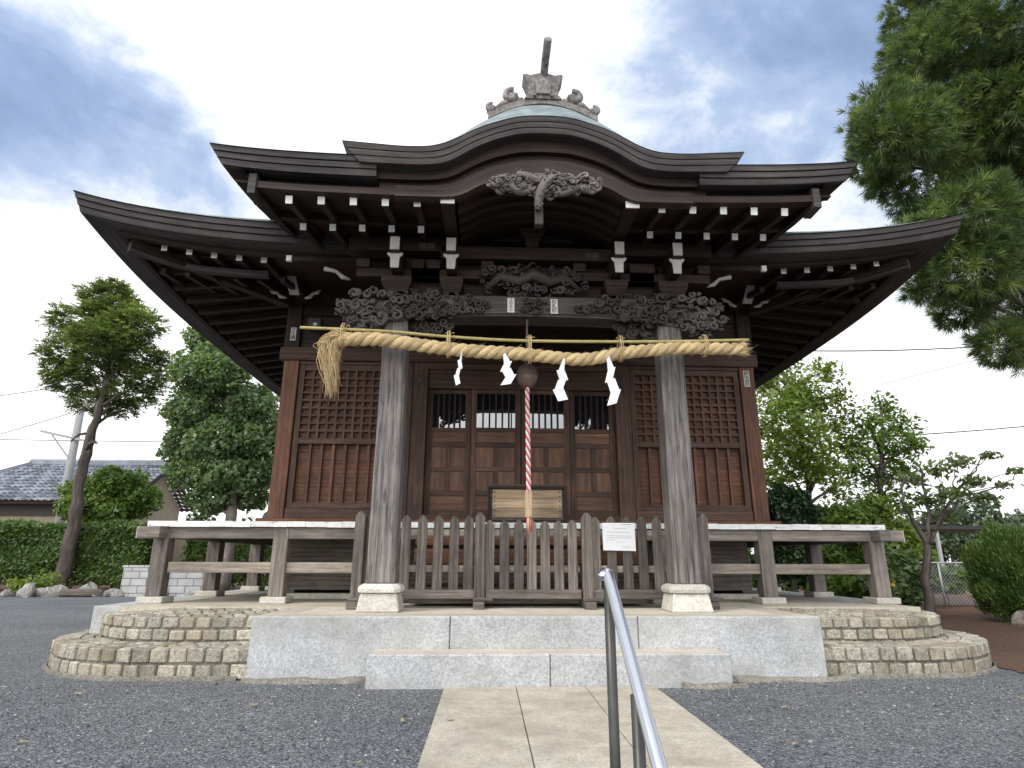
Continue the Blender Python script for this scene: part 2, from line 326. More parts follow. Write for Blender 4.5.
def tag(o, label=None, cat=None, group=None, kind=None):
    for a, v in (('label',label),('category',cat),('group',group),('kind',kind)):
        if v: o[a] = v
    return o
def thing(name, loc, label, cat, group=None):
    o = bpy.data.objects.new(name, None); o.empty_display_size = .1; COL.objects.link(o); o.location = loc
    return tag(o, label, cat, group)
def part(mb, name, mat, parent, bevel=0, label=None):
    o = mb.make(name, mat, bevel); o.parent = parent
    if parent.type == 'EMPTY': o.matrix_parent_inverse = Matrix.Translation(-Vector(parent.location))
    if label: o['label'] = label
    return o
def solo(mb, name, mat, label=None, cat=None, group=None, kind=None, bevel=0):
    o = mb.make(name, mat, bevel); co = np.array([v for v in mb.v]); c = (co.min(0)+co.max(0))/2; c[2] = co[:,2].min()
    if kind != 'structure':
        o.data.transform(Matrix.Translation(-Vector(c))); o.location = c
    return tag(o, label, cat, group, kind)
def lerp(a, b, t): return a+(b-a)*t
def pl(pts):
    xs = [p[0] for p in pts]; zs = [p[1] for p in pts]
    n = len(xs); h = [xs[i+1]-xs[i] for i in range(n-1)]; d = [(zs[i+1]-zs[i])/h[i] for i in range(n-1)]
    mm = [d[0]] + [0 if d[i-1]*d[i] <= 0 else 2*d[i-1]*d[i]/(d[i-1]+d[i]) for i in range(1,n-1)] + [d[-1]]
    def f(x):
        x = abs(x)
        for i in range(n-1):
            if x <= xs[i+1] or i == n-2:
                t = (x-xs[i])/h[i]; t = max(0, min(1.2, t))
                return zs[i]*(2*t**3-3*t*t+1)+h[i]*mm[i]*(t**3-2*t*t+t)+zs[i+1]*(-2*t**3+3*t*t)+h[i]*mm[i+1]*(t**3-t*t)
    return f
def frange(a, b, n): return [a+(b-a)*i/(n-1) for i in range(n)]

# ------------------------------------------------------------------ setting: ground, soil, path
g = MB()
prof = [(-60,-1.75),(-.2,-1.75),(2.25,0.0),(2.6,0)] + [(y,0) for y in (4,8,16,30,60,150,800)]
g.grid([[(x,y,z) for y,z in prof] for x in (-800,-150,-40,-12,-4,-1,0,1,4,12,40,150,800)])
for f_ in g.f: f_.reverse()
for u_ in g.uv: u_.reverse()
solo(g, 'ground', 'gravel', kind='structure')
def patch(name, pts, z, mat, noise_=.12, sub=7):
    s_ = MB(); out = []
    n = len(pts)
    for i in range(n):
        a, b = Vector((*pts[i],0)), Vector((*pts[(i+1)%n],0))
        for j in range(sub):
            p = a.lerp(b, j/sub); out.append((p.x+rng.uniform(-noise_,noise_), p.y+rng.uniform(-noise_,noise_)))
    area = sum(out[i][0]*out[(i+1)%len(out)][1]-out[(i+1)%len(out)][0]*out[i][1] for i in range(len(out)))
    if area < 0: out.reverse()
    s_.v = [(x,y,z) for x,y in out]; s_.face(list(range(len(out))), [(x,y) for x,y in out], .5)
    return solo(s_, name, mat, kind='structure')
patch('soil', [(4.35,6.0),(4.6,5.35),(6.2,4.6),(9,4.2),(20,4.0),(45,6),(60,60),(6,60),(5.0,12),(4.55,7.5)], .008, 'soil', .10)
patch('soil', [(-9.4,18.3),(-12,17.75),(-30,17.6),(-40,60),(-5,60),(-5,21),(-9.2,18.6)], .012, 'soil', .12)
p_ = MB()
for i, (x0,x1) in enumerate(((-.765,-.213),(-.207,.327),(.333,.875))):
    p_.box(x0,x1,3.245,5.193,-.12,.016); p_.box(x0,x1,2.30,3.239,-.12,.016)
solo(p_, 'path', 'slab', kind='structure', bevel=.004)
# stairs that lead down from the path towards the viewer
st = thing('stone_stairs', (.05,1.2,-1.75), 'beige stone stairs dropping from the end of the path, under the steel handrail', 'stairs')
for i in range(8):
    b_ = MB(); y1 = 2.297-i*.27; b_.box(-.78,.88,y1-.29,y1,-1.75,.016-.20*(i+1)); part(b_, 'stair_tread', 'slab', st, .006)

# ------------------------------------------------------------------ stone platform, step, cobbled corner steps
pf = thing('stone_platform', (0,8,0), 'pale granite platform with dusty beige paving that carries the wooden hall', 'platform')
for x0, x1 in ((-2.40,-.755),(-.749,.838),(.844,2.43)):
    b_ = MB(); b_.box(x0,x1,5.5,5.78,-.1,.5); part(b_, 'granite_block', 'granite', pf, .008)
for x0, x1, y0, y1 in ((-2.40,-2.15,5.783,6.72),(2.18,2.43,5.783,6.72),(-4.44,-4.17,6.75,16.2),(4.17,4.44,7.6,16.2)):
    b_ = MB(); b_.box(x0,x1,y0,y1,-.1,.498); part(b_, 'granite_kerb', 'granite' if y0 > 6 else 'pave', pf, .008)
b_ = MB(); b_.box(-2.147,2.177,5.783,6.72,-.1,.4965); b_.box(-4.167,4.167,6.722,16.2,-.1,.4965); part(b_, 'paving', 'pave', pf)
def skirt(xa, xb, y, seed, w0=.05):
    q = random.Random(seed); s_ = MB(); n = max(6,int(abs(xb-xa)*9)); rows = []
    for i in range(n):
        x = lerp(xa, xb, i/(n-1)); ww = (w0+q.uniform(-.02,.06))*(1 if 0<i<n-1 else .3)
        rows.append([(x,y,.035+q.uniform(-.01,.012)),(x+q.uniform(-.02,.02),y-ww*.55,.026+q.uniform(-.006,.008)),(x,y-ww,.0)])
    s_.grid(rows); 
    for f_ in s_.f: f_.reverse()
    for u_ in s_.uv: u_.reverse()
    return s_
part(skirt(-2.42,-1.42,5.5,3,.055), 'mortar_footing', 'mortar', pf); part(skirt(1.53,2.62,5.5,5,.06), 'mortar_footing', 'mortar', pf)
b_ = MB(); b_.box(-2.385,2.415,5.515,5.781,.4985,.5025); part(b_, 'dusty_top', 'pave', pf)
stp = thing('stone_step', (0,5.35,0), 'long low granite step in front of the platform at the end of the path', 'step')
for x0, x1 in ((-1.375,.057),(.063,1.505)):
    b_ = MB(); b_.box(x0,x1,5.2,5.497,-.1,.245); part(b_, 'granite_block', 'granite', stp, .008)
b_ = MB(); b_.box(-1.36,1.49,5.214,5.495,.2435,.2475); part(b_, 'dusty_top', 'pave', stp)
part(skirt(1.1,1.62,5.2,8,.04), 'mortar_footing', 'mortar', stp)

def arcpath(xi, xo, yf, rad, sgn, step):
    """from the granite block outwards along the front, round the corner, then back"""
    xi, xo = abs(xi), abs(xo); pts = []
    x = xi
    while x < xo-rad: pts.append((x, yf, 0.0)); x += step
    a = (x-(xo-rad))/rad
    while a < math.pi/2: pts.append((xo-rad+rad*math.sin(a), yf+rad-rad*math.cos(a), a)); a += step/rad
    y = yf+rad + (a-math.pi/2)*rad
    while y < 7.6: pts.append((xo, y, math.pi/2)); y += step
    return [(sgn*p[0], p[1], p[2]) for p in pts]
def cobble_steps(sgn, label):
    root = thing('cobble_steps', (sgn*3.4,6.3,0), label, 'steps', 'rounded cobble steps at the platform corners')
    for nm, xo, yf, rad, z0, z1 in (('lower_step',4.64,5.60,1.35,0,.25),('upper_step',4.33,6.02,1.0,.25,.455)):
        s_ = MB(); q = random.Random(int(xo*100)+(1 if sgn>0 else 9)); 
        xin = 2.44 if sgn > 0 else 2.41
        for row in range(2):
            for x, y, a in arcpath(xin+.08-(.07 if row else 0), xo, yf, rad, sgn, .148):
                if abs(x)-.07 < xin: x = sgn*(xin+.072)
                wdt = .128+q.uniform(-.012,.012); h = (z1-z0)/2; zz0 = z0+row*h+.004; zz1 = z0+(row+1)*h-.010+q.uniform(-.004,.004)
                t = Vector((sgn*math.cos(a), math.sin(a), 0)); o_ = Vector((sgn*math.sin(a), -math.cos(a), 0)); c = Vector((x,y,0))
                o1 = q.uniform(-.008,.012)
                A = c - t*wdt/2 + o_*o1; B = c + t*wdt/2 + o_*(o1+q.uniform(-.008,.008)); dpt = .13
                quad = [A, B, B-o_*dpt, A-o_*dpt] if sgn > 0 else [B, A, A-o_*dpt, B-o_*dpt]
                jz = [q.uniform(-.005,.005) for _ in range(4)]
                s_.hexa([(p.x,p.y,zz0+abs(jz[i])) for i,p in enumerate(quad)] + [(p.x*1.0,p.y,zz1+jz[i]) for i,p in enumerate(quad)])
        part(s_, nm, 'cobble', root, .010)
        # paving of smaller setts, in rings behind the face
        s2 = MB(); st_ = 0
        nring = 5 if z1 < .3 else 9
        for rr in range(nring):
            off = .15+rr*.108; rd = max(rad-off, .04)
            for x, y, a in arcpath(xin+.06+(.05 if rr%2 else 0), xo-off, yf+off, rd, sgn, .128):
                if y > 7.5 and z1 > .3: continue
                t = Vector((sgn*math.cos(a), math.sin(a), 0)); o_ = Vector((sgn*math.sin(a), -math.cos(a), 0)); c = Vector((x,y,0))
                A = c-t*.056; B = c+t*.056; q2 = [A+o_*.048, B+o_*.048, B-o_*.048, A-o_*.048]
                if sgn < 0: q2 = [q2[1],q2[0],q2[3],q2[2]]
                zt = z1-.006+q.uniform(-.005,.005)+(min(1,rr/6)*.04 if z1 > .3 else 0)
                s2.hexa([(p.x,p.y,z0+.02) for p in q2]+[(p.x,p.y,zt+q.uniform(-.003,.003)) for p in q2])
        part(s2, nm+'_setts', 'cobble', root, .008)
        # mortar bed that fills the joints
        s3 = MB(); ring = [(p[0],p[1]) for p in arcpath(xin, xo-.022, yf+.022, rad-.02, sgn, .1)]
        poly = ring + [(sgn*xin, 7.6)]
        if sgn < 0: poly.reverse()
        s3.prism(poly, z0-.02 if z0 else -.02, z1-.022, axis='z')
        for f_ in s3.f: f_.reverse()
        for u_ in s3.uv: u_.reverse()
        part(s3, nm+'_bed', 'mortar', root)
    sk = MB(); q = random.Random(4); rows = []
    for x, y, a in arcpath(2.5, 4.66, 5.585, 1.36, sgn, .09):
        o_ = Vector((sgn*math.sin(a), -math.cos(a), 0)); ww = .010+q.uniform(0,.05)*q.random()
        rows.append([(x,y,.028+q.uniform(0,.012)), (x+o_.x*ww*.6,y+o_.y*ww*.6,.022), (x+o_.x*ww,y+o_.y*ww,0)])
    sk.grid(rows); part(sk, 'mortar_footing', 'mortar', root)
cobble_steps(-1, 'two-tier rounded cobblestone steps at the platform corner beside the hedge side')
cobble_steps(1, 'two-tier rounded cobblestone steps at the platform corner next to the brown soil')

# ------------------------------------------------------------------ the shrine hall
hall = thing('shrine_hall', (0,10,.5), 'dark wooden shrine hall with curved gable porch, carvings and copper roof', 'shrine')
YW, XW = 8.1, 3.28
# --- main roof
AX, Y0, Y1 = 5.13, 6.27, 16.0; YC = (Y0+Y1)/2; AY = (Y1-Y0)/2
def upz(s): return 4.60 + .06*abs(s)**2 + .30*abs(s)**4.5
def eave(side, s, d, dz):
    fade = max(0, 1-d/1.25); z = lerp(4.60, upz(s), fade) + dz
    tipo = .05*abs(s)**6*fade
    if side == 'f': return (s*(AX-d+tipo), Y0+d-tipo, z)
    if side == 'b': return (-s*(AX-d+tipo), Y1-d+tipo, z)
    if side == 'r': return (AX-d+tipo, YC+s*(AY-d+tipo), z)
    return (-(AX-d+tipo), YC-s*(AY-d+tipo), z)
SS = [math.sin(t*math.pi/2) for t in frange(-1,1,41)]
SIDES = 'frbl'
mr = MB()
for sd_ in SIDES:
    rows = []
    for t in frange(0,1,15):
        rise = 2.9*(t**1.35); d = lerp(-.012, 4.7, t); row = []
        for s in SS:
            p = eave(sd_, s, min(d,4.7) , 0); row.append((p[0],p[1],lerp(upz(s),4.6,min(1,t*2.2))+rise+.006))
        rows.append(row)
    mr.grid([list(r_) for r_ in zip(*rows)])
    q_ = lambda s,d,h: tuple(Vector(eave(sd_,s,d,0))+Vector((0,0,h*(1-abs(s)**2.4)+.008)))
    mr.grid([[q_(s,-.012,0),q_(s,.0,.04),q_(s,.05,.085),q_(s,.4,.13)] for s in SS])
main_roof = part(mr, 'main_roof', 'copper', hall)
PRO = [(0,0),(.010,-.058),(.040,-.060),(.040,-.069),(.022,-.071),(.034,-.128),(.064,-.130),(.064,-.139),(.046,-.141),(.062,-.205),(.33,-.185)]
fa = MB()
for sd_ in SIDES:
    for a, b in zip(PRO[:-1], PRO[1:]):
        fa.grid([[eave(sd_,s,*a), eave(sd_,s,*b)] for s in SS])
part(fa, 'eave_fascia', 'edge', main_roof)
PR2 = [(.33,-.185),(.33,-.235),(.40,-.235),(.40,-.17),(.75,-.12),(1.9,.05)]
so = MB()
for sd_ in SIDES:
    for a, b in zip(PR2[:-1], PR2[1:]):
        so.grid([[eave(sd_,s,*a), eave(sd_,s,*b)] for s in SS])
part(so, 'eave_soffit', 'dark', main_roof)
def rafter(parent, p0, p1, w, h, white=True):
    b_ = MB(); b_.bar(p0, p1, w, h); o = part(b_, 'rafter', 'dark', parent)
    if white:
        e = MB(); d = (Vector(p1)-Vector(p0)).normalized(); e.bar(Vector(p0)-d*.006, Vector(p0)-d*.0005, w+.004, h+.004); part(e, 'white_end', 'white', o)
    return o
for sgn in (-1,1):
    for i in range(6):
        x = sgn*(3.19+.297*i); s = x/(AX-.5)
        rafter(main_roof, (x,*eave('f',s,.50,-.215)[1:]), (x,*eave('f',s*.9,1.75,-.02)[1:]), .066, .075)
        x2 = x-sgn*.1
        rafter(main_roof, (x2,*eave('f',s,.9,-.255)[1:]), (x2,*eave('f',s*.9,1.85,-.03)[1:]), .06, .07, False)
    sd_ = 'r' if sgn > 0 else 'l'
    for i in range(22):
        y = 6.95+.36*i; s = (y-YC)/(AY-.5)
        s = s if sd_ == 'r' else -s
        pa = eave(sd_,s,.45,-.22); pb = eave(sd_,s*.93,1.8,-.01)
        b_ = MB(); b_.bar((pa[0],y,pa[2]),(pb[0],y,pb[2]),.075,.09); part(b_, 'rafter', 'dark', main_roof)
    b_ = MB(); ca = eave('f',sgn*.995,.42,-.19); b_.bar((ca[0],ca[1],ca[2]-.05),(sgn*3.3,8.0,4.46),.13,.20); part(b_, 'hip_beam', 'dark', main_roof); b_ = MB(); b_.bar((sgn*4.74,6.66,4.515),(sgn*4.30,7.06,4.50),.10,.13); part(b_, 'hip_beam_end', 'edge', main_roof, .006)
kio = pl([(2.7,4.372),(3.06,4.385),(4.0,4.44),(4.45,4.54),(4.80,4.665)])
for sgn in (-1,1):
    b_ = MB(); b_.layer([sgn*u for u in (frange(3.22,4.80,14) if sgn > 0 else frange(4.80,3.22,14))], lambda x: kio(x)+.02, lambda x: kio(x)-.055, 7.02, 7.10)
    part(b_, 'eave_batten', 'edge', main_roof)
# --- walls
def wpart(name, mat, boxes, parent=hall, bevel=.004):
    b_ = MB()
    for q in boxes: b_.box(*q)
    return part(b_, name, mat, parent, bevel)
for x0, x1 in ((-XW,-XW+.205),(XW-.205,XW),(-1.50,-1.30),(1.29,1.50)):
    wpart('wall_post', 'red' if abs(x0) > 3 or abs(x1) > 3 else 'brown', [(x0,x1,YW,YW+.2,1.47,3.60)])
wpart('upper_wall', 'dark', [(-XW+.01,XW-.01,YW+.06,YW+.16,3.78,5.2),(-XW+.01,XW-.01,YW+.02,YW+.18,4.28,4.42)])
for x in (-3.20,-1.41,1.41,3.20): wpart('upper_post', 'dark', [(x-.1,x+.1,YW-.02,YW+.2,3.78,4.62)])
wpart('lintel_beam', 'brown', [(-XW-.06,XW+.06,YW-.035,YW+.25,3.60,3.785)], bevel=.006)
wpart('sill_beam', 'red', [(-XW-.12,XW+.12,YW-.06,YW+.22,1.372,1.468)], bevel=.006)
for sgn in (-1,1):
    b_ = MB(); b_.box(*sorted((sgn*(XW-.02),sgn*(XW-.12))),YW+.2,14.0,1.47,3.6); part(b_, 'side_wall', 'red', hall)
    wpart('side_beam', 'brown', [(*sorted((sgn*(XW-.17),sgn*(XW+.035))),YW+.26,14.1,3.60,3.78)])
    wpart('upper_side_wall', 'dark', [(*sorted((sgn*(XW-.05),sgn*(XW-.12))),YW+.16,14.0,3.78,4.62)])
wpart('rear_wall', 'brown', [(-XW,XW,14.0,14.1,1.37,4.6)])
# side bays: lattice above, battens below
for sgn, xa, xb in ((-1,-3.065,-1.51),(1,1.51,3.065)):
    fr = wpart('lattice_panel', 'brown', [(xa,xa+.075,YW+.03,YW+.12,1.60,3.55),(xb-.075,xb,YW+.03,YW+.12,1.60,3.55),(xa+.075,xb-.075,YW+.032,YW+.118,3.47,3.55),(xa+.075,xb-.075,YW+.032,YW+.118,2.445,2.525),(xa+.075,xb-.075,YW+.032,YW+.118,1.60,1.675)])
    wpart('panel_rail', 'brown', [(xa,xb,YW+.01,YW+.12,1.47,1.598)]); wpart('panel_rail', 'brown', [(xa,xb,YW+.015,YW+.12,3.552,3.6)])
    la = MB(); x0, x1 = xa+.075, xb-.075; n = 12
    for i in range(1,n): x = lerp(x0,x1,i/n); la.box(x-.016,x+.016,YW+.04,YW+.085,2.525,3.47)
    for j in range(1,9): z = lerp(2.525,3.47,j/9); la.box(x0,x1,YW+.043,YW+.083,z-.016,z+.016)
    part(la, 'lattice', 'lattice', fr)
    bk = MB(); bk.box(xa+.02,xb-.02,YW+.088,YW+.15,2.46,3.5)
    for j in range(6): z = 1.66+j*.135; bk.box(xa+.02,xb-.02,YW+.108+.004*(j%2),YW+.15,z,z+.133)
    part(bk, 'backing_board', 'red', fr)
    bt = MB()
    for i in range(1,9): x = lerp(x0,x1,i/9); bt.box(x-.019,x+.019,YW+.06,YW+.107,1.675,2.445)
    part(bt, 'batten', 'red', fr)
# central doors
wpart('door_head', 'brown', [(-1.30,1.29,YW+.0,YW+.14,3.505,3.6),(-1.30,1.29,YW+.04,YW+.12,3.24,3.505)])
wpart('door_sill', 'brown', [(-1.30,1.29,YW-.0,YW+.14,1.47,1.53)])
YD = YW+.06
for i, (x0,x1) in enumerate(((-1.298,-.70),(-.695,-.015),(-.005,.655),(.66,1.288))):
    y = YD+(.0 if i in (1,2) else .035)
    xm = (x0+x1)/2; sw = .075
    dr = wpart('sliding_door', 'brown', [(x0,x0+sw,y,y+.035,1.532,3.238),(x1-sw,x1,y,y+.035,1.532,3.238)] + [(x0+sw,x1-sw,y+.003,y+.033,a,b) for a,b in ((3.18,3.238),(2.64,2.70),(2.43,2.50),(2.10,2.165),(1.78,1.85),(1.532,1.60))]
        + [(xm-.035,xm+.035,y+.005,y+.031,1.85,2.10),(xm-.035,xm+.035,y+.005,y+.031,2.165,2.43)])
    dp = MB()
    for a, b in ((2.50,2.64),(1.60,1.78)): dp.box(x0+sw,x1-sw,y+.018,y+.026,a,b)
    for a, b in ((2.165,2.43),(1.85,2.10)): dp.box(x0+sw,xm-.035,y+.016,y+.026,a,b); dp.box(xm+.035,x1-sw,y+.016,y+.026,a,b)
    part(dp, 'door_panel', 'redpanel', dr)
    vb = MB(); nb = 6
    for j in range(1,nb): x = lerp(x0+sw,x1-sw,j/nb); vb.box(x-.012,x+.012,y+.004,y+.024,2.70,3.18)
    part(vb, 'window_bar', 'dark', dr)
    gl = MB(); gl.box(x0+sw,x1-sw,y+.028,y+.031,2.70,3.18); part(gl, 'window_pane', 'glass', dr)
wpart('hall_floor', 'void', [(-3.1,3.1,8.35,13.9,1.40,1.46)])
# base skirting under the floor
wpart('base_skirting', 'fence', [(-2.95,2.95,8.1,8.14,.60,.80),(-2.95,2.95,8.13,8.17,.82,1.36)])
wpart('base_stone', 'granwarm', [(-3.05,3.05,8.05,8.2,.4966,.56)])
wpart('under_floor_dark_block', 'void', [(-2.9,2.9,8.3,13.5,.5,1.3)])  # solid near-black block standing in for the shade under the floor
# --- veranda
vd = MB()
x = -4.25; 
while x < 4.19:
    w_ = rng.uniform(.17,.24); x1 = min(x+w_, 4.20)
    vd.box(x,x1-.004,7.15,YW+.1,1.318,1.371); x = x1
for sgn in (-1,1):
    y = 8.21
    while y < 13.8: vd.box(*sorted((sgn*4.2,sgn*3.25)),y,y+.2,1.318,1.371); y += .204
veranda = part(vd, 'veranda', 'post', hall, .003)
we = MB(); x = -4.25
while x < 4.19:
    w_ = rng.uniform(.16,.25); x1 = min(x+w_,4.20); we.box(x+.001,x1-.002,7.141+rng.uniform(0,.003),7.148,1.312+rng.uniform(-.003,.003),1.374+rng.uniform(-.003,.003)); x = x1
part(we, 'white_deck_edge', 'whiteworn', veranda)
def vbox(name, mat, *bx, bevel=.006):
    b_ = MB()
    for q in bx: b_.box(*q)
    return part(b_, name, mat, veranda, bevel)
vbox('edge_beam', 'post', (-4.38,4.44,7.20,7.33,1.185,1.312))
vbox('white_beam_end', 'white', (-4.388,-4.3805,7.198,7.332,1.183,1.314)); vbox('white_beam_end', 'white', (4.4405,4.448,7.198,7.332,1.183,1.314))
for sgn in (-1,1):
    vbox('edge_beam', 'post', (*sorted((sgn*4.03,sgn*4.16)),7.0,14.0,1.186,1.310))
    vbox('tie_rail', 'rail', (*sorted((sgn*4.06,sgn*4.13)),7.4,13.8,.82,.93))
    vbox('tie_rail', 'rail', (*sorted((sgn*4.0,sgn*1.80)),7.225,7.30,.815,.93))
    for x_, y_ in ((4.10,7.27),(2.78,7.27),(1.55,7.27),(4.10,8.66),(4.10,10.2),(4.10,11.8),(4.10,13.4)):
        vbox('post', 'post', (sgn*x_-.082,sgn*x_+.082,y_-.082,y_+.082,.565,1.186 if y_ > 7.3 else 1.312))
        vbox('footing_stone', 'granwarm', (sgn*x_-.14,sgn*x_+.14,y_-.14,y_+.14,.4966,.566), bevel=.008)
# wooden stair from platform to veranda, behind the fence
for i in range(4):
    wpart('stair_board', 'redpanel' if i > 1 else 'fence', [(-1.25,1.25,6.78+i*.1,7.12,.52+i*.2,.57+i*.2),(-1.25,1.25,6.80+i*.1,6.83+i*.1,.57+i*.2,.68+i*.2)])
# --- porch pillars and bases
for sgn in (-1,1):
    xc = 1.462 if sgn > 0 else -1.440
    b_ = MB(); t = .012
    b_.box(xc-.135,xc+.135,5.985,6.255,.735,3.40,t); pil = part(b_, 'porch_pillar', 'grey', hall, .02)
    b_ = MB(); b_.box(xc-.197,xc+.197,5.922,6.318,.4966,.665,.03); part(b_, 'base_stone', 'granwarm', pil, .012)
    rows = []
    for z, e in ((.666,.180),(.672,.191),(.70,.197),(.725,.189),(.738,.168),(.746,.15)):
        c_ = .05; e2 = e
        rows.append([(xc+a*e2,6.12+b*e2,z) for a,b in ((-1,-.75),(-.75,-1),(.75,-1),(1,-.75),(1,.75),(.75,1),(-.75,1),(-1,.75))])
    cb = MB(); bb = cb.grid(rows, False, True); cb.face([bb+5*8+i for i in range(8)], [(0,0)]*8, .5); part(cb, 'base_cushion', 'granwarm', pil)

# --- carving helpers
def cr(pts, n=12):
    out = []; P = [Vector(p) for p in pts]; P = [P[0]*2-P[1]] + P + [P[-1]*2-P[-2]]
    for i in range(1,len(P)-2):
        for j in range(n):
            t = j/n; a,b,c,d = P[i-1:i+3]
            out.append(.5*((2*b)+(c-a)*t+(2*a-5*b+4*c-d)*t*t+(3*b-a-3*c+d)*t**3))
    out.append(P[-2]); return out
def spiral(mb, x, z, y, r, turns=1.35, dirn=1, a0=None, tr=.33, n=16):
    a0 = rng.uniform(0,6.28) if a0 is None else a0; P = []; Rr = []
    for i in range(n):
        t = i/(n-1); a = a0+dirn*turns*2*math.pi*t; rr = r*(1-.82*t)
        P.append((x+rr*math.cos(a), y-.5*r*t, z+rr*math.sin(a))); Rr.append(r*tr*(.45+.75*math.sin(math.pi*min(1,t*.9+.12))))
    mb.tube(P, Rr, 6)
def cloudfill(mb, inside, box, y, n, rmin, rmax, dy=.05):
    k_ = 0; tries = 0
    while k_ < n and tries < n*30:
        tries += 1; x = rng.uniform(box[0],box[1]); z = rng.uniform(box[2],box[3])
        if not inside(x,z): continue
        r = rng.uniform(rmin,rmax); k_ += 1
        if rng.random() < .6: spiral(mb, x, z, y-rng.uniform(0,dy), r, rng.uniform(.8,1.5), rng.choice((-1,1)))
        else:
            a = rng.uniform(-.9,.9); L_ = r*rng.uniform(1.5,3); P = []
            for i in range(8):
                t = i/7-.5; P.append((x+L_*t*math.cos(a)-.35*r*math.sin(t*7)*math.sin(a), y-rng.uniform(.3,.6)*dy-.02*math.cos(t*3), z+L_*t*math.sin(a)*.7+.35*r*math.sin(t*7)*math.cos(a)))
            mb.tube(P, [r*.22*math.sin(math.pi*(i+.7)/8.4)+.003 for i in range(8)], 6)
# --- porch main (rainbow) beam
bm = MB(); xs = frange(-1.50,1.50,41)
bm.layer(xs, lambda x: 3.665, lambda x: 3.40+.035*(1-min(1,abs(x)/1.5)**2)-(.05 if abs(x)>1.30 else 0), 5.985, 6.25)
bm.layer(xs, lambda x: 3.455+.03*(1-(x/1.5)**2), lambda x: 3.43+.03*(1-(x/1.5)**2), 5.972, 5.99)
beam = part(bm, 'rainbow_beam', 'carve2', hall, .006)
for sgn in (-1,1):
    cv = MB(); cloudfill(cv, lambda x,z: .45+.1*math.sin(x*30) < abs(x) < 1.5 and abs(z-3.545) < .035+.13*min(1,(abs(x)-.4)/.7), (*sorted((sgn*.4,sgn*1.5)),3.38,3.72), 5.99, 85, .022,.06,.05); part(cv, 'relief_carving', 'carve', beam)
cv = MB(); cloudfill(cv, lambda x,z: (x/.17)**2+((z-3.54)/.09)**2 < 1, (-.18,.18,3.44,3.64), 5.99, 22, .02,.045)
part(cv, 'relief_carving', 'carve', beam)
for sgn in (-1,1):     # carved bracket under the beam beside each pillar
    c2 = MB(); cloudfill(c2, lambda x,z: .02 < (1.30-abs(x)) < .42 and z > 3.19+.45*(1.30-abs(x)-.02)**2*2.2, (*sorted((sgn*.88,sgn*1.28)),3.19,3.40), 6.10, 34, .03,.06,.06)
    c2.box(*sorted((sgn*1.29,sgn*.95)),6.09,6.15,3.30,3.395); part(c2, 'bracket_carving', 'carve', hall)
# --- carved beam-end beasts outside the pillars
for sgn in (-1,1):
    kb = MB(); X = lambda d: sgn*(1.55+d)
    kb.blob((X(.06),6.12,3.50),.20,.15,.17,12,.05); kb.blob((X(.26),6.08,3.47),.17,.13,.12,12,.05); kb.blob((X(.36),6.06,3.40),.10,.10,.05,10,.05)
    kb.blob((X(.33),6.07,3.53),.13,.10,.04,10,.05); kb.blob((X(.14),6.0,3.57),.05,.06,.045,8); kb.blob((X(.22),5.98,3.55),.03,.04,.03,8)
    kb.tube([(X(.44),6.04,3.55),(X(.50),6.03,3.58),(X(.53),6.03,3.62)], [.03,.022,.008], 6)
    kb.tube([(X(.40),6.03,3.58),(X(.46),6.02,3.585),(X(.52),6.02,3.56)], [.03,.03,.012], 6)
    for zz in (3.36,3.66): kb.tube([(X(-.05),6.02,zz),(X(.1),5.99,zz+.01),(X(.25),5.99,zz-.015),(X(.36),6.0,zz+.01)], [.03,.036,.03,.012], 6)
    q = 60
    cloudfill(kb, lambda x,z: ((abs(x)-1.72)/.36)**2+((z-3.50)/.21)**2 < 1, (*sorted((X(-.2),X(.5))),3.26,3.74), 5.985, q, .022,.062,.07)
    cloudfill(kb, lambda x,z: ((abs(x)-1.78)/.22)**2+((z-3.34)/.12)**2 < 1, (*sorted((X(-.1),X(.5))),3.2,3.5), 6.0, 18, .025,.05,.05)
    part(kb, 'carved_beast', 'carve2', hall)
# --- brackets above the beam
for xc, zt in ((-1.455,4.15),(1.52,4.15),(-.87,4.15),(.90,4.15)):
    bk = MB(); big = abs(xc) > 1.2; hw = .16 if big else .125
    bk.hexa([(xc-hw*.72,6.0,3.70),(xc+hw*.72,6.0,3.70),(xc+hw*.72,6.24,3.70),(xc-hw*.72,6.24,3.70),(xc-hw,5.95,3.80),(xc+hw,5.95,3.80),(xc+hw,6.3,3.80),(xc-hw,6.3,3.80)])
    bk.box(xc-hw,xc+hw,5.95,6.3,3.8,3.87)
    bk.box(xc-.055,xc+.055,5.80,7.2,3.90,4.03); bk.box(xc-.055,xc+.055,5.74,7.2,4.04,4.17); bk.box(xc-.45,xc+.45,6.06,6.17,3.90,4.0)
    for dx in (-.38,.38): bk.box(xc+dx-.07,xc+dx+.07,6.03,6.2,4.0,4.1)
    o = part(bk, 'eave_bracket', 'dark', hall, .004)
    we = MB()
    we.prism([(xc-.042,3.875),(xc+.042,3.875),(xc+.048,3.99),(xc+.080,4.025),(xc+.080,4.045),(xc-.080,4.045),(xc-.080,4.025),(xc-.048,3.99)], 5.785, 5.798)
    we.prism([(xc-.048,4.055),(xc+.048,4.055),(xc+.05,4.20),(xc-.05,4.20)], 5.725, 5.738)
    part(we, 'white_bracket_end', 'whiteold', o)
wpart('porch_purlin', 'dark', [(-2.0,-.95,6.02,6.2,4.2,4.36),(.95,2.0,6.02,6.2,4.2,4.36),(-1.0,1.0,6.02,6.2,4.12,4.27),(-1.4,1.4,6.2,6.26,3.67,4.2)])
cu = MB()    # carved dragon between the beams
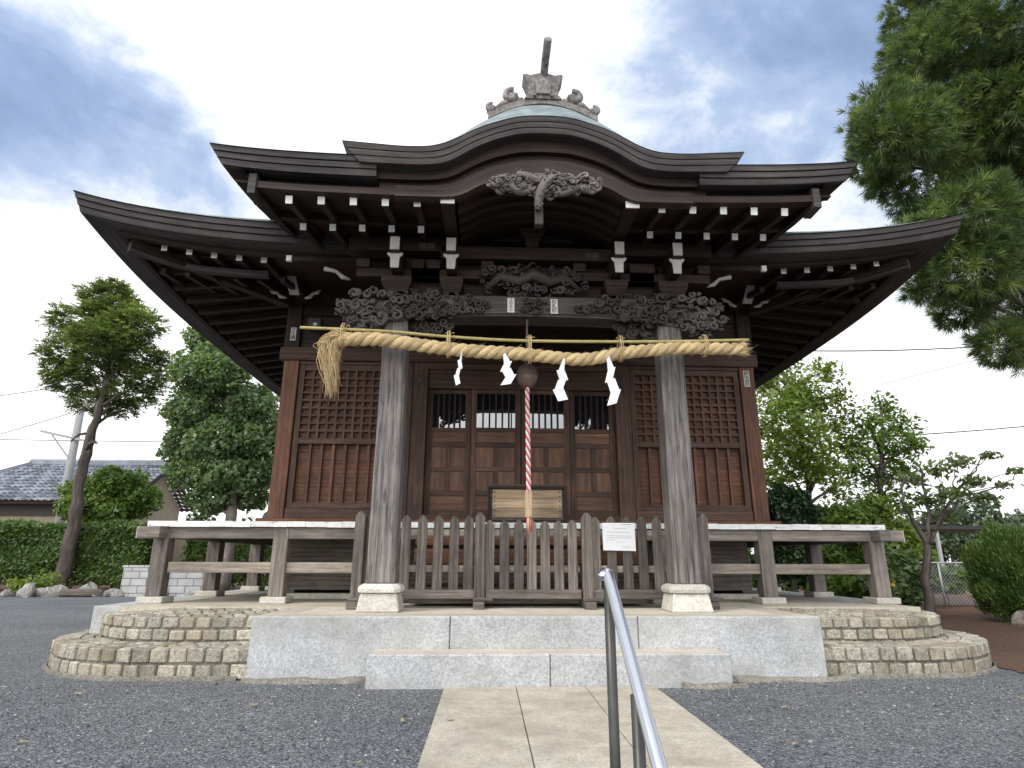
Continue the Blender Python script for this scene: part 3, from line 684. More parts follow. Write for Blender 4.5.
cloudfill(cu, lambda x,z: (x/.62)**2+((z-3.86)/.20)**2 < 1 and z > 3.68, (-.62,.62,3.68,4.07), 6.08, 150, .02,.06,.09)
cu.tube([(-.5,6.02,3.76),(-.35,6.0,3.90),(-.15,5.98,3.84),(0,5.97,3.92),(.18,5.98,3.84),(.35,6.0,3.9),(.52,6.03,3.76)], [.03,.05,.06,.065,.06,.05,.02], 8)
part(cu, 'dragon_carving', 'carve', hall)
st_ = MB(); st_.prism([(-.06,4.27),(.06,4.27),(.09,4.40),(.14,4.44),(.14,4.50),(-.14,4.50),(-.14,4.44),(-.09,4.40)], 6.0, 6.15); part(st_, 'strut_block', 'dark', hall)
# white-capped beams either side of the gable soffit
for x in (-.875,.905):
    b_ = MB(); b_.bar((x,5.13,4.29),(x,7.0,4.42),.125,.15); o = part(b_, 'gable_purlin', 'dark', hall, .004)
    e = MB(); e.box(x-.066,x+.066,5.115,5.127,4.222,4.322); part(e, 'white_end', 'white', o)

# --- porch roof
def kz(x): return 4.628 + .02*(abs(x)/3.12)**2 + .075*(abs(x)/3.12)**5
KX = 3.12
def ke(x, d, dz): return (x*(1-.0*d), 5.0+d, kz(x)+dz)
kr = MB()
for xa, xb, d0 in ((-KX,-1.62,0),(-1.62,1.62,.55),(1.62,KX,0)):
    rows = []
    for x in frange(xa,xb,16): rows.append([(x,5.0+d-.01*(d==0),kz(x)*1+.006+.05*d+.07*d*d) for d in frange(d0,3.8,14)])
    kr.grid(rows)
kr.grid([[(x,4.99,kz(x)+.004),(x,5.01,kz(x)+.014*(1-((abs(x)-1.62)/1.5)**2)+.004),(x,5.2,kz(x)+.03)] for x in frange(-KX,-1.62,16)]); kr.grid([[(x,4.99,kz(x)+.004),(x,5.01,kz(x)+.014*(1-((abs(x)-1.62)/1.5)**2)+.004),(x,5.2,kz(x)+.03)] for x in frange(1.62,KX,16)]); porch_roof = part(kr, 'porch_roof', 'copper', hall)
for f_ in ():
    pass
KP = [(0,0),(.008,-.052),(.034,-.054),(.034,-.062),(.016,-.064),(.026,-.115),(.052,-.117),(.052,-.125),(.034,-.127),(.046,-.185),(.22,-.175)]
KP2 = [(.22,-.175),(.22,-.255),(.15,-.257),(.15,-.275),(.22,-.275)]            # recess board, full width to the gable
KP3 = [(.22,-.275),(.10,-.277),(.10,-.345),(.20,-.345),(.20,-.320),(.72,-.205),(.72,-.280),(.80,-.280),(.80,-.245),(2.9,.26)]
def vtop(y): d = y-5.0; return kz(KX)+.05*d+.07*d*d
fa = MB(); so = MB(); ys = frange(5.0,8.6,12)
def tipx(dz): return KX+dz*.62          # the roof edge leans outwards towards its top
for sgn in (-1,1):
    fa = MB(); so = MB()
    for a, b in zip(KP[:-1],KP[1:]):
        U = frange(1.55,1,15)
        rowf = lambda q_: [(sgn*lerp(1.55,tipx(q_[1])-(0 if q_[0]<.1 else .1),t),)+ke(lerp(1.55,KX,t),*q_)[1:] for t in frange(0,1,15)]
        A_, B_ = rowf(a), rowf(b); fa.grid([[p,q_] for p,q_ in zip(A_,B_)])
        fa.grid([[(sgn*tipx(a[1]) - sgn*(0 if a[0]<.1 else .16)-sgn*(a[0] if a[0] in (.034,.052) else 0)*.6, y+(a[0] if i_==0 else 0), vtop(y)+a[1]), (sgn*tipx(b[1]) - sgn*(0 if b[0]<.1 else .16)-sgn*(b[0] if b[0] in (.034,.052) else 0)*.6, y+(b[0] if i_==0 else 0), vtop(y)+b[1])] for i_,y in enumerate(ys)])
    for prof_, x0_, x1_ in ((KP2,1.45,KX-.22),(KP3,.93,2.69)):
        for a, b in zip(prof_[:-1],prof_[1:]): so.grid([[(sgn*lerp(x0_,x1_,t),)+ke(lerp(x0_,x1_,t),*a)[1:], (sgn*lerp(x0_,x1_,t),)+ke(lerp(x0_,x1_,t),*b)[1:]] for t in frange(0,1,12)])
    part(fa, 'eave_fascia', 'edge', porch_roof); part(so, 'eave_soffit', 'dark', porch_roof)
for sgn in (-1,1):      # verge soffit and barge board along the side
    so = MB(); so.grid([[(sgn*(tipx(-.185)-.02),y+(.05 if i_==0 else 0),vtop(y)-.185),(sgn*2.82,y+(.08 if i_==0 else 0),vtop(y)-.205),(sgn*2.74,y+(.08 if i_==0 else 0),vtop(y)-.30)] for i_,y in enumerate(ys)])
    so.grid([[(sgn*2.735,y,vtop(y)-.18),(sgn*2.735,y,vtop(y)-.42-.0*(y-5)),(sgn*2.67,y,vtop(y)-.42),(sgn*2.67,y,vtop(y)-.18)] for y in frange(5.13,8.4,8)], False, True)
    part(so, 'verge_board', 'dark', porch_roof)
for sgn in (-1,1):
    e = MB(); e.box(sgn*2.715-.036,sgn*2.715+.036,5.085,5.30,4.262,4.47); part(e, 'verge_end', 'edge', porch_roof)
for i in range(6):
    for sgn in (-1,1):
        x = sgn*(1.19+.305*i)+.02
        if i < 5: 
            rafter(porch_roof, (x,5.19,4.262), (x,6.3,4.50), .062, .072)
            x2 = sgn*(1.21+.305*i)+.02
            rafter(porch_roof, (x2,5.72,4.285), (x2,7.3,4.66), .060, .068)
        
# --- curved gable (undulating) front of the porch
KT = pl([(0,5.103),(.14,5.098),(.28,5.078),(.42,5.035),(.555,4.985),(.70,4.912),(.80,4.852),(.90,4.795),(1.0,4.752),(1.13,4.722),(1.30,4.715),(1.68,4.738),(1.93,4.757)])
KB = pl([(0,4.936),(.2,4.928),(.42,4.875),(.58,4.81),(.735,4.725),(.83,4.660),(.93,4.60),(1.05,4.562),(1.25,4.546),(1.7,4.556),(1.93,4.57)])
HL = pl([(0,4.520),(.18,4.510),(.34,4.485),(.50,4.443),(.65,4.375),(.78,4.295),(.88,4.262),(1.0,4.256),(1.5,4.256)])
XG = 0.055
xs = frange(-1.93,1.93,93)
def shift(f): return lambda x: f(x-XG)
kt, kb_, hl = shift(KT), shift(KB), shift(HL)
xs = [x+XG for x in xs]
def bulge(x, y):
    d = max(0,y-4.95); s_ = .2+.8*math.exp(-((x-XG)/1.0)**2)
    return s_*(.55*(1-math.exp(-d/.30))+ .10*d) + .02*d
cg = MB(); rows = []
for x in xs: rows.append([(x,y,kt(x)+.004+bulge(x,y)) for y in (4.945,5.0,5.06,5.12,5.2,5.3,5.4,5.55,5.8,6.2,6.8,7.4,8.0)])
cg.grid(rows, True); gable = part(cg, 'curved_gable_roof', 'copper', hall)
ff = MB()
def glayer(f0, f1, y0, y1):
    n_ = 92; rows = []
    for q_ in range(n_+1):
        u = -1+2*q_/n_; ea, eb = 1.93-.17*f0, 1.93-.17*f1; xa, xb = XG+u*ea, XG+u*eb
        za, zb_ = lerp(kt(XG+u*1.93),kb_(XG+u*1.80),f0), lerp(kt(XG+u*1.93),kb_(XG+u*1.80),f1)
        rows.append([(xb,y0+.008,zb_),(xa,y0,za),(xa,y1,za),(xb,y1,zb_)])
    b = ff.grid(rows, False, True); n = len(rows)
    ff.face([b,b+3,b+2,b+1], [(0,0),(.1,0),(.1,.1),(0,.1)], .5); e = b+(n-1)*4; ff.face([e,e+1,e+2,e+3], [(0,0),(.1,0),(.1,.1),(0,.1)], .5)
for f0, f1, y0 in ((0,.29,4.95),(.29,.34,4.985),(.34,.63,4.962),(.63,.68,4.997),(.68,1.0,4.974)): glayer(f0, f1, y0, 5.25)
part(ff, 'gable_fascia', 'edge', gable)
rc = MB(); xi = [x for x in xs if abs(x-XG) < 1.60]
rc.layer([x for x in xs if abs(x-XG)<1.85], lambda x: kb_(x)+.004, lambda x: lerp(kb_(x),hl(x),.30), 5.10, 5.4)
rc.layer(xi, lambda x: lerp(kb_(x),hl(x),.29), lambda x: lerp(kb_(x),hl(x),.56), 5.16, 5.45)
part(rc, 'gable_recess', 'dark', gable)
hb = MB(); xh = [x for x in xs if abs(x-XG) < 1.46]
hb.layer(xh, lambda x: lerp(kb_(x),hl(x),.52), lambda x: lerp(kb_(x),hl(x),.80), 5.105, 5.17)
hb.layer(xh, lambda x: lerp(kb_(x),hl(x),.80), lambda x: lerp(kb_(x),hl(x),.93), 5.085, 5.17)
hb.layer(xh, lambda x: lerp(kb_(x),hl(x),.93), hl, 5.065, 5.17)
part(hb, 'barge_board', 'gablewood', gable)
# vaulted soffit behind the gable with curved ribs
xv = [x for x in xs if abs(x-XG) < .86]
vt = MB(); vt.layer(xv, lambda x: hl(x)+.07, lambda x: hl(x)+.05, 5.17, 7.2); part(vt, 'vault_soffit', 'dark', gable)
rb = MB()
for y in (5.32,5.50,5.68,5.86): rb.layer(xv, lambda x: hl(x)+.05, lambda x: hl(x)-.0, y, y+.06)
part(rb, 'vault_rib', 'gablewood', gable)
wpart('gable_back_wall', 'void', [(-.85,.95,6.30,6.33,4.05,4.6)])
# hanging gable carving
gc = MB()
def ginside(x,z):
    u = (x-.04)/.53; return abs(u) < 1 and 4.30-.10*(1-abs(u)) < z < HL(x-XG)-.005 and z > 4.25+.10*abs(u)
cloudfill(gc, ginside, (-.52,.6,4.18,4.52), 5.06, 120, .02,.055,.06)
def body(mb, pts, r):
    P = cr(pts, 9); mb.tube(P, [r*(.55+.45*math.sin(math.pi*(i_+1)/(len(P)+1)))*(1+.22*(i_%2)) for i_ in range(len(P))], 7)
    for i_ in range(1,len(P)-1,2):
        d_ = Vector((rng.uniform(-1,1),-.8,rng.uniform(-1,1))).normalized(); a_ = P[i_]+d_*r*.6; mb.tube([a_, a_+d_*r*.5, a_+d_*r*.75+(P[i_+1]-P[i_])*1.2], [r*.32,r*.24,r*.05], 5)
body(gc, [(.20,5.01,4.49),(.10,4.99,4.43),(.03,4.98,4.34),(-.01,5.0,4.22),(-.02,5.03,4.12)], .045)
body(gc, [(-.22,5.01,4.50),(-.12,4.99,4.45),(-.02,4.99,4.41),(.06,5.0,4.42)], .036)
body(gc, [(-.47,5.03,4.36),(-.40,5.01,4.43),(-.30,5.0,4.42),(-.26,5.0,4.33),(-.17,5.0,4.28),(-.07,5.0,4.31)], .036)
body(gc, [(.53,5.03,4.37),(.45,5.01,4.32),(.37,5.0,4.35),(.28,5.0,4.30),(.18,5.0,4.27),(.10,5.0,4.32)], .028)
body(gc, [(.12,5.0,4.46),(.22,4.99,4.42),(.30,5.0,4.45),(.38,5.0,4.42)], .028)
cloudfill(gc, ginside, (-.52,.6,4.18,4.52), 5.00, 60, .016,.036,.05)
part(gc, 'gable_carving', 'carve3', hall)
ps = MB(); ps.box(-.045,.035,5.05,5.13,3.98,4.22); part(ps, 'pendant_post', 'carve', hall, .006)
# --- ridge-end ornament
OX, OY = .075, 5.42
ro = MB()
zb = lambda x: 5.66-.21*abs(x/.58)**1.8
ro.layer([OX+u for u in frange(-.58,.58,25)], lambda x: zb(x-OX)+.03, lambda x: zb(x-OX)-.05, OY-.06, OY+.9)
ro.layer([OX+u for u in frange(-.54,.54,25)], lambda x: zb(x-OX)-.05, lambda x: zb(x-OX)-.13, OY-.02, OY+.9)
body = [(-.20,0),(-.16,.05),(-.155,.12),(-.175,.2),(-.215,.30),(-.20,.315),(-.13,.30),(-.05,.325),(.05,.325),(.13,.30),(.20,.315),(.215,.30),(.175,.2),(.155,.12),(.16,.05),(.20,0)]
ro.prism([(OX+a,5.655+c) for a,c in body], OY-.08, OY+.10)
ro.prism([(OX+a,5.70+c) for a,c in ((-.075,0),(.075,0),(.085,.15),(0,.20),(-.085,.15))], OY-.105, OY-.08)
for a in (-.09,.09): ro.prism([(OX+a-.014,5.67),(OX+a+.014,5.67),(OX+a+.014,5.685),(OX+a-.014,5.685)], OY-.11, OY-.082)
for sgn in (-1,1):
    for dx, zz, r_ in ((.33,5.70,.085),(.545,5.545,.055)):
        P = []; 
        for i in range(20):
            t = i/19; a = (math.pi*.5 if sgn > 0 else math.pi*.5) - sgn*(-.2+t*5.2)*1; rr = r_*(1-.65*t)
            P.append((OX+sgn*dx+rr*math.cos(a), OY-.04-.02*t, zz+rr*math.sin(a)))
        ro.tube(P, [r_*.42]*20, 7); ro.blob((OX+sgn*dx,OY,zz),r_*.95,.07,r_*.95,10)
    ro.tube([(OX+sgn*.21,OY-.03,5.67),(OX+sgn*.28,OY-.03,5.66),(OX+sgn*.42,OY-.03,5.62),(OX+sgn*.50,OY-.03,5.55)], [.03,.035,.035,.02], 6)
orn = part(ro, 'ridge_ornament', 'tile_orn', hall)
fp = MB(); fp.tube([(OX+.01,OY+.2,5.86),(OX+.012,5.40,5.965),(OX+.018,5.2,6.05),(OX+.026,5.02,6.115)], .042, 14); part(fp, 'finial_pole', 'tile_orn', orn)
# --- corner brackets with white faces on the hall wall
for sgn in (-1,1):
    b_ = MB(); b_.box(sgn*3.08-.07,sgn*3.08+.07,7.62,YW,4.45,4.64); o = part(b_, 'corner_bracket', 'dark', hall)
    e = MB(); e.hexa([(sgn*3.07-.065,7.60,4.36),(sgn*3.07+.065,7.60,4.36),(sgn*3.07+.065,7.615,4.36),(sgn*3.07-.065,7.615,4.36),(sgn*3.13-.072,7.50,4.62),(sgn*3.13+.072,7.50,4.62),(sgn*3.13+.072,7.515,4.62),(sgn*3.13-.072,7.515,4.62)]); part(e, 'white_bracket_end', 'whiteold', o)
    for dx, dd in ((.30,1),(-.25,-1)):
        s_ = MB(); x0 = sgn*(3.08+dx*.45); x1 = sgn*(3.08+dx*1.25)
        s_.tube([(x0,7.72,4.36),(lerp(x0,x1,.35),7.72,4.385),(lerp(x0,x1,.5),7.72,4.43),(lerp(x0,x1,.8),7.72,4.45),(x1,7.72,4.49)], [.012,.03,.022,.03,.012], 6); part(s_, 'white_curl', 'whiteold', o)
    s_ = MB(); x0, x1 = sgn*2.05, sgn*2.35
    s_.tube([(x0,6.4,4.02),(lerp(x0,x1,.3),6.4,4.05),(lerp(x0,x1,.55),6.4,4.12),(x1,6.4,4.15)], [.012,.028,.02,.028], 6); part(s_, 'white_curl', 'whiteold', hall)
    b_ = MB(); b_.bar((sgn*1.5,6.15,4.05),(sgn*1.5,8.1,4.05),.14,.18); part(b_, 'tie_beam', 'dark', hall)
    b_ = MB(); b_.bar((sgn*1.55,6.45,4.28),(sgn*2.72,6.45,4.28),.06,.05); o = part(b_, 'verge_strut', 'dark', hall); e = MB(); e.box(*sorted((sgn*2.74,sgn*2.80)),6.41,6.45,4.25,4.315); part(e, 'white_end', 'white', o)
# --- votive paper slips with brushed characters
def slip(x, y, z, w_, h_, text, flip=0, horiz=False, dark=False):
    b_ = MB(); b_.box(x-w_/2,x+w_/2,y-.0025,y-.0005,z-h_/2,z+h_/2); o = part(b_, 'votive_slip', 'dkslip' if dark else 'slip', hall)
    lines = [text] if horiz else list(text)
    cu_ = bpy.data.curves.new('lettering', 'FONT'); cu_.body = '\n'.join(lines); cu_.align_x = 'CENTER'; cu_.align_y = 'CENTER'
    n = len(lines); cu_.size = (h_*.98/n) if not horiz else w_*.9/len(text); cu_.space_line = .92; cu_.extrude = .0004; cu_.offset = cu_.size*.012
    cu_.materials.append(M['dkslipink'] if dark else M['ink']); t0_ = bpy.data.objects.new('lettering', cu_); me_ = bpy.data.meshes.new_from_object(t0_); bpy.data.objects.remove(t0_); t = bpy.data.objects.new('lettering', me_); COL.objects.link(t); t.parent = o
    t.location = (x, y-.0035, z); t.rotation_euler = (R(90),0,0)
M['slip'] = plain('aged_white_slip', (.58,.57,.53), .9, .2, var=.1); M['dkslip'] = plain('sooty_slip', (.045,.038,.034), .9, .1); M['dkslipink'] = plain('faded_slip_ink', (.11,.10,.09), .9, .1)
slip(-.235,5.971,3.555,.075,.165,'江の木の'); slip(.225,5.971,3.55,.075,.165,'杉礼勝')
slip(3.17,YW-.001,3.43,.085,.235,'佐倉百'); slip(-3.19,YW-.021,3.98,.075,.19,'三宅講')
slip(-1.40,YW-.001,3.38,.075,.2,'大吉',dark=True); slip(1.37,YW-.001,3.40,.075,.2,'千社',dark=True); slip(1.46,YW-.036,3.66,.24,.11,'奉納講',horiz=True,dark=True)
slip(-1.15,5.999,4.17+.07,.2,.1,'奉拝',horiz=True,dark=True); slip(.66,6.019,4.18,.16,.09,'大願',horiz=True,dark=True)

# ------------------------------------------------------------------ things on and about the hall
fl = thing('floodlight', (-2.86,7.95,4.1), 'small black floodlight on the dark wall above the frayed rope end', 'floodlight')
b_ = MB(); b_.box(-2.95,-2.77,7.90,8.02,3.98,4.16); b_.box(-2.88,-2.84,8.02,8.16,4.06,4.10); part(b_, 'housing', 'iron', fl, .01)
b_ = MB(); b_.lathe([(0,-.0),(.03,.004),(.036,.012)], (0,0,0), 12); b_.v = [(p[0]-2.85, 7.898-p[2], p[1]+4.05) for p in b_.v]; part(b_, 'lamp_glass', 'meshwire', fl)
# shimenawa
ropeline = cr([(-2.0,5.74,3.045),(-1.7,5.74,3.062),(-1.5,5.74,3.055),(-.95,5.75,2.985),(-.55,5.75,2.953),(-.15,5.76,2.940),(.46,5.75,2.888),(.87,5.75,2.962),(1.2,5.75,3.00),(1.49,5.74,3.022),(2.04,5.74,3.022),(2.13,5.74,3.025)], 22)
rp_ = thing('straw_rope', (0,5.75,2.9), 'thick twisted rice straw rope with frayed end hung across the porch', 'rope')
s_ = MB(); al = 0; acc = [0]
for a, b in zip(ropeline[:-1],ropeline[1:]): al += (b-a).length; acc.append(al)
fib = []
for kx in range(3):
    P = []; Rr = []
    for i, p in enumerate(ropeline):
        a = -acc[i]/.285*2*math.pi + kx*2*math.pi/3; tp = 1-.10*(acc[i]/al)
        if i == 0: t_ = (ropeline[1]-p)
        else: t_ = p-ropeline[i-1]
        t_ = t_.normalized(); n1_ = Vector((0,-1,0)); n1_ = (n1_-t_*n1_.dot(t_)).normalized(); n2_ = t_.cross(n1_)
        P.append(p+(n1_*math.cos(a)+n2_*math.sin(a))*.034*tp); Rr.append(.0385*tp*(1+rng.uniform(-.03,.03)))
    s_.tube(P, Rr, 12)
    for i in range(3,len(P)-3,2):
        for q in range(2):
            d0 = Vector((rng.gauss(0,1),rng.gauss(0,1),rng.gauss(0,1))).normalized(); c0 = P[i]+d0*Rr[i]*.95; tt = (P[i+1]-P[i-1]).normalized()
            e0 = c0 + tt*rng.uniform(.03,.09)+d0*rng.uniform(.004,.030)
            fib.append((c0, c0.lerp(e0,.5)+d0*.004, e0))
part(s_, 'twisted_strand', 'straw', rp_)
s_ = MB()
for f_ in fib: s_.tube(f_, [.0016,.0014,.0007], 3, False)
for i in range(60):     # brushed right end
    a = rng.uniform(0,6.28); r0 = rng.uniform(.01,.066); p = Vector((2.06,5.74+r0*math.cos(a),3.025+r0*math.sin(a)))
    s_.tube([p, p+Vector((rng.uniform(.06,.11),.3*r0*math.cos(a)+rng.uniform(-.01,.01),.3*r0*math.sin(a)+rng.uniform(-.01,.01)))], [.004,.002], 4)
for i in range(360):    # frayed tail at the other end
    a = rng.uniform(0,6.28); r0 = rng.uniform(0,.07); p = Vector((-1.88+rng.uniform(-.05,.05),5.74+r0*math.cos(a),3.055+r0*math.sin(a)))
    u = rng.random(); out_ = abs(rng.gauss(0,.04)); dropz = rng.uniform(.25,.60) if u > .25 else rng.uniform(.06,.3)
    if u < .06: out_ += rng.uniform(.04,.10)
    q1 = p+Vector((-.085-out_*.6+.25*r0*math.cos(a+1),rng.uniform(-.05,.04),.005+rng.uniform(-.03,.03)))
    q2 = q1+Vector((-.03-out_*.5+rng.uniform(-.02,.03),rng.uniform(-.03,.03),-dropz*.35)); q3 = Vector((-1.95+rng.gauss(0,.03)-out_*.55, q2.y+rng.uniform(-.03,.03), q2.z-dropz*.65))
    s_.tube(cr([p,q1,q2,q3],3), [.0034]*4+[.003]*3+[.0026,.002,.001], 4, False)
part(s_, 'frayed_fibre', 'straw', rp_)
bp = thing('bamboo_pole', (0,5.8,3.1), 'thin yellow green bamboo pole lying along the top of the straw rope', 'bamboo pole')
line = cr([(-2.33,5.74,3.172),(-1.5,5.745,3.150),(-.86,5.75,3.105),(-.05,5.75,3.075),(1.22,5.75,3.090),(2.18,5.74,3.122)], 14)
s_ = MB(); s_.tube(line, .0155, 10)
for i in range(4,len(line),5): s_.tube([line[i]-Vector((.006,0,0)),line[i],line[i]+Vector((.006,0,0))], [.016,.0195,.016], 10)
part(s_, 'bamboo_cane', 'bamboo', bp)
s_ = MB(); s_.tube([line[0]-Vector((.006,0,0)), line[0]+Vector((-.001,0,0))], .014, 10); part(s_, 'pale_cut_end', 'board', bp)
for x in (-1.93,-.85,-.02,.85,1.75):
    k_ = min(line, key=lambda p: abs(p.x-x)); rk = min(ropeline, key=lambda p: abs(p.x-x)); s_ = MB()
    for dx in (-.012,.008):
        s_.tube([(k_.x+dx,rk.y+.09*math.cos(t)+.01,(k_.z+rk.z)/2-.01+((k_.z-rk.z)/2+.075)*math.sin(t)) for t in frange(0,6.28,18)], .005, 5, False)
    s_.tube([(k_.x,5.77,k_.z+.015),(k_.x-.03,5.755,k_.z+.05),(k_.x-.045,5.75,k_.z+.03)], .004, 5); s_.tube([(k_.x,5.77,k_.z+.015),(k_.x+.03,5.755,k_.z+.045),(k_.x+.05,5.75,k_.z+.04)], .004, 5)
    part(s_, 'straw_tie', 'straw', bp)
# paper streamers
SH = [(-.705,5.70,2.90,.31,-1,.45,'narrow white zigzag paper streamer hanging between the left pillar and the next streamer','n'),
      (-.33,5.70,2.875,.28,1,1.0,'wide white zigzag paper streamer hanging just left of the bronze bell','w'),
      (.30,5.70,2.835,.39,-1,.95,'white zigzag paper streamer hanging just right of the bronze bell','r'),
      (.695,5.70,2.88,.47,1,.9,'longest white zigzag paper streamer, nearest the right hand pillar','l')]
for x, y, z, ln, dn, wf, lab, _ in SH:
    s_ = MB(); n = 4; cx = x+(.02*dn); wd = .095*wf; hh = ln/n*1.18; 
    x_ = cx; st_z = ln/n
    for i in range(n):
        zt = z-i*st_z; sgn_ = dn*(-1 if i%2 else 1); tw = rng.uniform(-.012,.012); wi = wd*(.7+.12*i)
        a0 = (x_-wi*.5, y-.006*i+tw, zt+.012); a1 = (x_+wi*.5, y-.006*i-.02-tw, zt+.030)
        nx = x_+sgn_*wi*.52
        b1 = (nx+wi*.5, y-.006*i-.022+tw, zt-st_z*.92); b0_ = (nx-wi*.5, y-.006*i+.004-tw, zt-st_z*1.12)
        if i == 0: a0 = (x_-wi*.16, y, zt+.03); a1 = (x_+wi*.16, y-.012, zt+.05)
        pts = [a0,a1,b1,b0_]; x_ = nx - sgn_*wi*.10 + dn*.012
        b0 = len(s_.v); s_.v += pts + [(p[0],p[1]+.0012,p[2]) for p in pts]
        s_.face([b0,b0+3,b0+2,b0+1], [(0,0)]*4, rng.random()); s_.face([b0+4,b0+5,b0+6,b0+7], [(0,0)]*4, .5)
        for a in range(4): c_ = (a+1)%4; s_.face([b0+a,b0+c_,b0+4+c_,b0+4+a], [(0,0)]*4, .5)
    solo(s_, 'paper_streamer', 'paper', lab, 'paper streamer', 'paper streamers hanging from the straw rope')
# bell and bell rope
bl = thing('bell', (-.065,6.05,2.66), 'round dark bronze shrine bell hanging from the beam behind the straw rope', 'bell')
c = (-.062,6.03,2.79)
s_ = MB(); prof = [(0,-.128),(.03,-.125),(.07,-.105),(.098,-.065),(.108,-.02),(.108,-.004),(.114,0),(.114,.012),(.106,.016),(.104,.03),(.108,.034),(.104,.042),(.092,.08),(.065,.108),(.035,.122),(0,.126)]
s_.lathe(prof, c, 28); part(s_, 'bell_body', 'bronze', bl)
s_ = MB(); s_.tube([(c[0],c[1],c[2]+.12),(c[0]-.018,c[1],c[2]+.15),(c[0],c[1],c[2]+.175),(c[0]+.018,c[1],c[2]+.15),(c[0],c[1],c[2]+.12)], .008, 6); s_.tube([(c[0],c[1],c[2]+.17),(c[0],c[1],3.42)], .012, 8); part(s_, 'hanging_loop', 'bronze', bl)
rope_ = thing('bell_rope', (-.05,6.03,1.3), 'red and white twisted cord hanging from the bronze bell, with a wooden grip', 'bell rope')
for j, (mat, r0) in enumerate((('ropered',.017),('ropewhite',.017))):
    s_ = MB()
    for kx in range(2):
        P = []
        for i in range(150):
            t = i/149; z = lerp(2.67,1.60,t); a = t*1.07/.17*2*math.pi + j*math.pi/2*1 + kx*math.pi; rr = .0125+.003*t
            P.append((c[0]+.012*t+rr*math.cos(a), c[1]+rr*math.sin(a), z))
        s_.tube(P, .0105 if j == 0 else .0115, 6)
    part(s_, 'red_strand' if j == 0 else 'white_strand', mat, rope_)
s_ = MB(); s_.tube([(-.05,6.03,1.605),(-.05,6.03,1.36)], .036, 8, sm=False); part(s_, 'wooden_grip', 'board', rope_)
s_ = MB()
for i in range(40):
    a = rng.uniform(0,6.28); r0 = rng.uniform(.005,.025); s_.tube([(-.05+r0*math.cos(a),6.03+r0*math.sin(a),1.37),(-.05+1.3*r0*math.cos(a),6.03+1.3*r0*math.sin(a),1.30),(-.05+1.1*r0*math.cos(a),6.03+1.1*r0*math.sin(a),1.22+rng.uniform(-.03,.03))], [.006,.006,.003], 4)
k = NT('pale_red_tassel'); M['tassel'] = k.done(k.ramp(k.rnd(), ((0,(.45,.08,.06)),(.6,(.55,.25,.18)),(1,(.70,.55,.45)))), .9)
part(s_, 'tassel', 'tassel', rope_)
# offertory box
ob = thing('offertory_box', (.015,7.5,1.372), 'wooden offertory box with pale planked front in a dark frame on the veranda', 'offertory box')
b_ = MB(); b_.box(-.44,.47,7.30,7.62,1.375,1.80); part(b_, 'box_body', 'fence', ob)
b_ = MB()
for i in range(3): b_.box(-.395+0,.425,7.285-.002*(i%2),7.299,1.44+i*.11,1.547+i*.11)
part(b_, 'front_plank', 'board', ob, .003)
b_ = MB(); b_.box(-.45,.48,7.26,7.299,1.77,1.805); b_.box(-.45,.48,7.255,7.299,1.378,1.415); b_.box(-.45,-.415,7.262,7.297,1.415,1.77); b_.box(.445,.48,7.262,7.297,1.415,1.77); part(b_, 'dark_frame', 'dark', ob, .004)
b_ = MB()
for sx_ in (-.37,.40):
    for i in range(3):
        for dz in (.025,.08): b_.lathe([(0,.004),(.008,.003),(.010,0)], (0,0,0), 8); b_.v[-24:] = [(sx_+p[0],7.284-p[2],1.44+i*.11+dz+p[1]) for p in b_.v[-24:]]
part(b_, 'stud', 'iron', ob)
b_ = MB()
for i in range(6): b_.box(-.44,.47,7.31+i*.052,7.34+i*.052,1.80,1.83)
part(b_, 'slotted_top', 'fence', ob)

# ------------------------------------------------------------------ fences
def picket(mb, x, y0, y1, w_, z0, z1, pk=.05):
    mb.prism([(x-w_/2,z0),(x+w_/2,z0),(x+w_/2,z1-pk),(x+w_*.18,z1-.008),(x,z1),(x-w_*.18,z1-.008),(x-w_/2,z1-pk)], y0, y1)
def fence_panel(xs_, ztop, posts, xr, lab, zb=.60):
    root = thing('wooden_fence', (sum(xs_)/len(xs_),6.5,.5), lab, 'fence', 'weathered picket fences across the porch')
    for x in xs_:
        b_ = MB(); picket(b_, x, 6.50, 6.53, .098, .60, ztop+rng.uniform(-.008,.008)); part(b_, 'picket', 'fence', root, .004)
    b_ = MB(); b_.box(xr[0],xr[1],6.47,6.56,.585,.675); part(b_, 'bottom_rail', 'fence', root, .006)
    for z0 in (.84,1.20):
        b_ = MB(); b_.box(xr[0],xr[1],6.532,6.57,z0,z0+.07); part(b_, 'cross_rail', 'rail', root, .005)
    for x in posts:
        b_ = MB(); picket(b_, x, 6.44, 6.535 if abs(x) < 1 else 6.60, .105, .56, 1.44); part(b_, 'fence_post', 'fence', root, .006)
        b_ = MB(); b_.box(x-.055,x+.055,6.30,6.80,.4975,.565); b_.box(x-.06,x+.14,6.40,6.62,.565,.60); part(b_, 'foot_block', 'fence', root, .008)
fence_panel([-1.66,-1.465,-1.289,-1.12,-.955,-.79,-.640], 1.405, (-1.75,-.525), (-1.72,-.47), 'weathered picket fence left of the low middle fence, beside the hall pillar')
fence_panel([-.425,-.272,-.122,.010,.148,.290,.432], 1.365, (), (-.46,.51), 'lower middle picket fence below the offertory box')
fence_panel([.675,.840,1.005,1.165,1.325,1.485,1.66], 1.405, (.578,1.80), (.63,1.77), 'weathered picket fence with a white notice hung on it')
nt_ = thing('notice', (.92,6.49,1.06), 'white printed notice sheet fixed to the picket fence', 'notice')
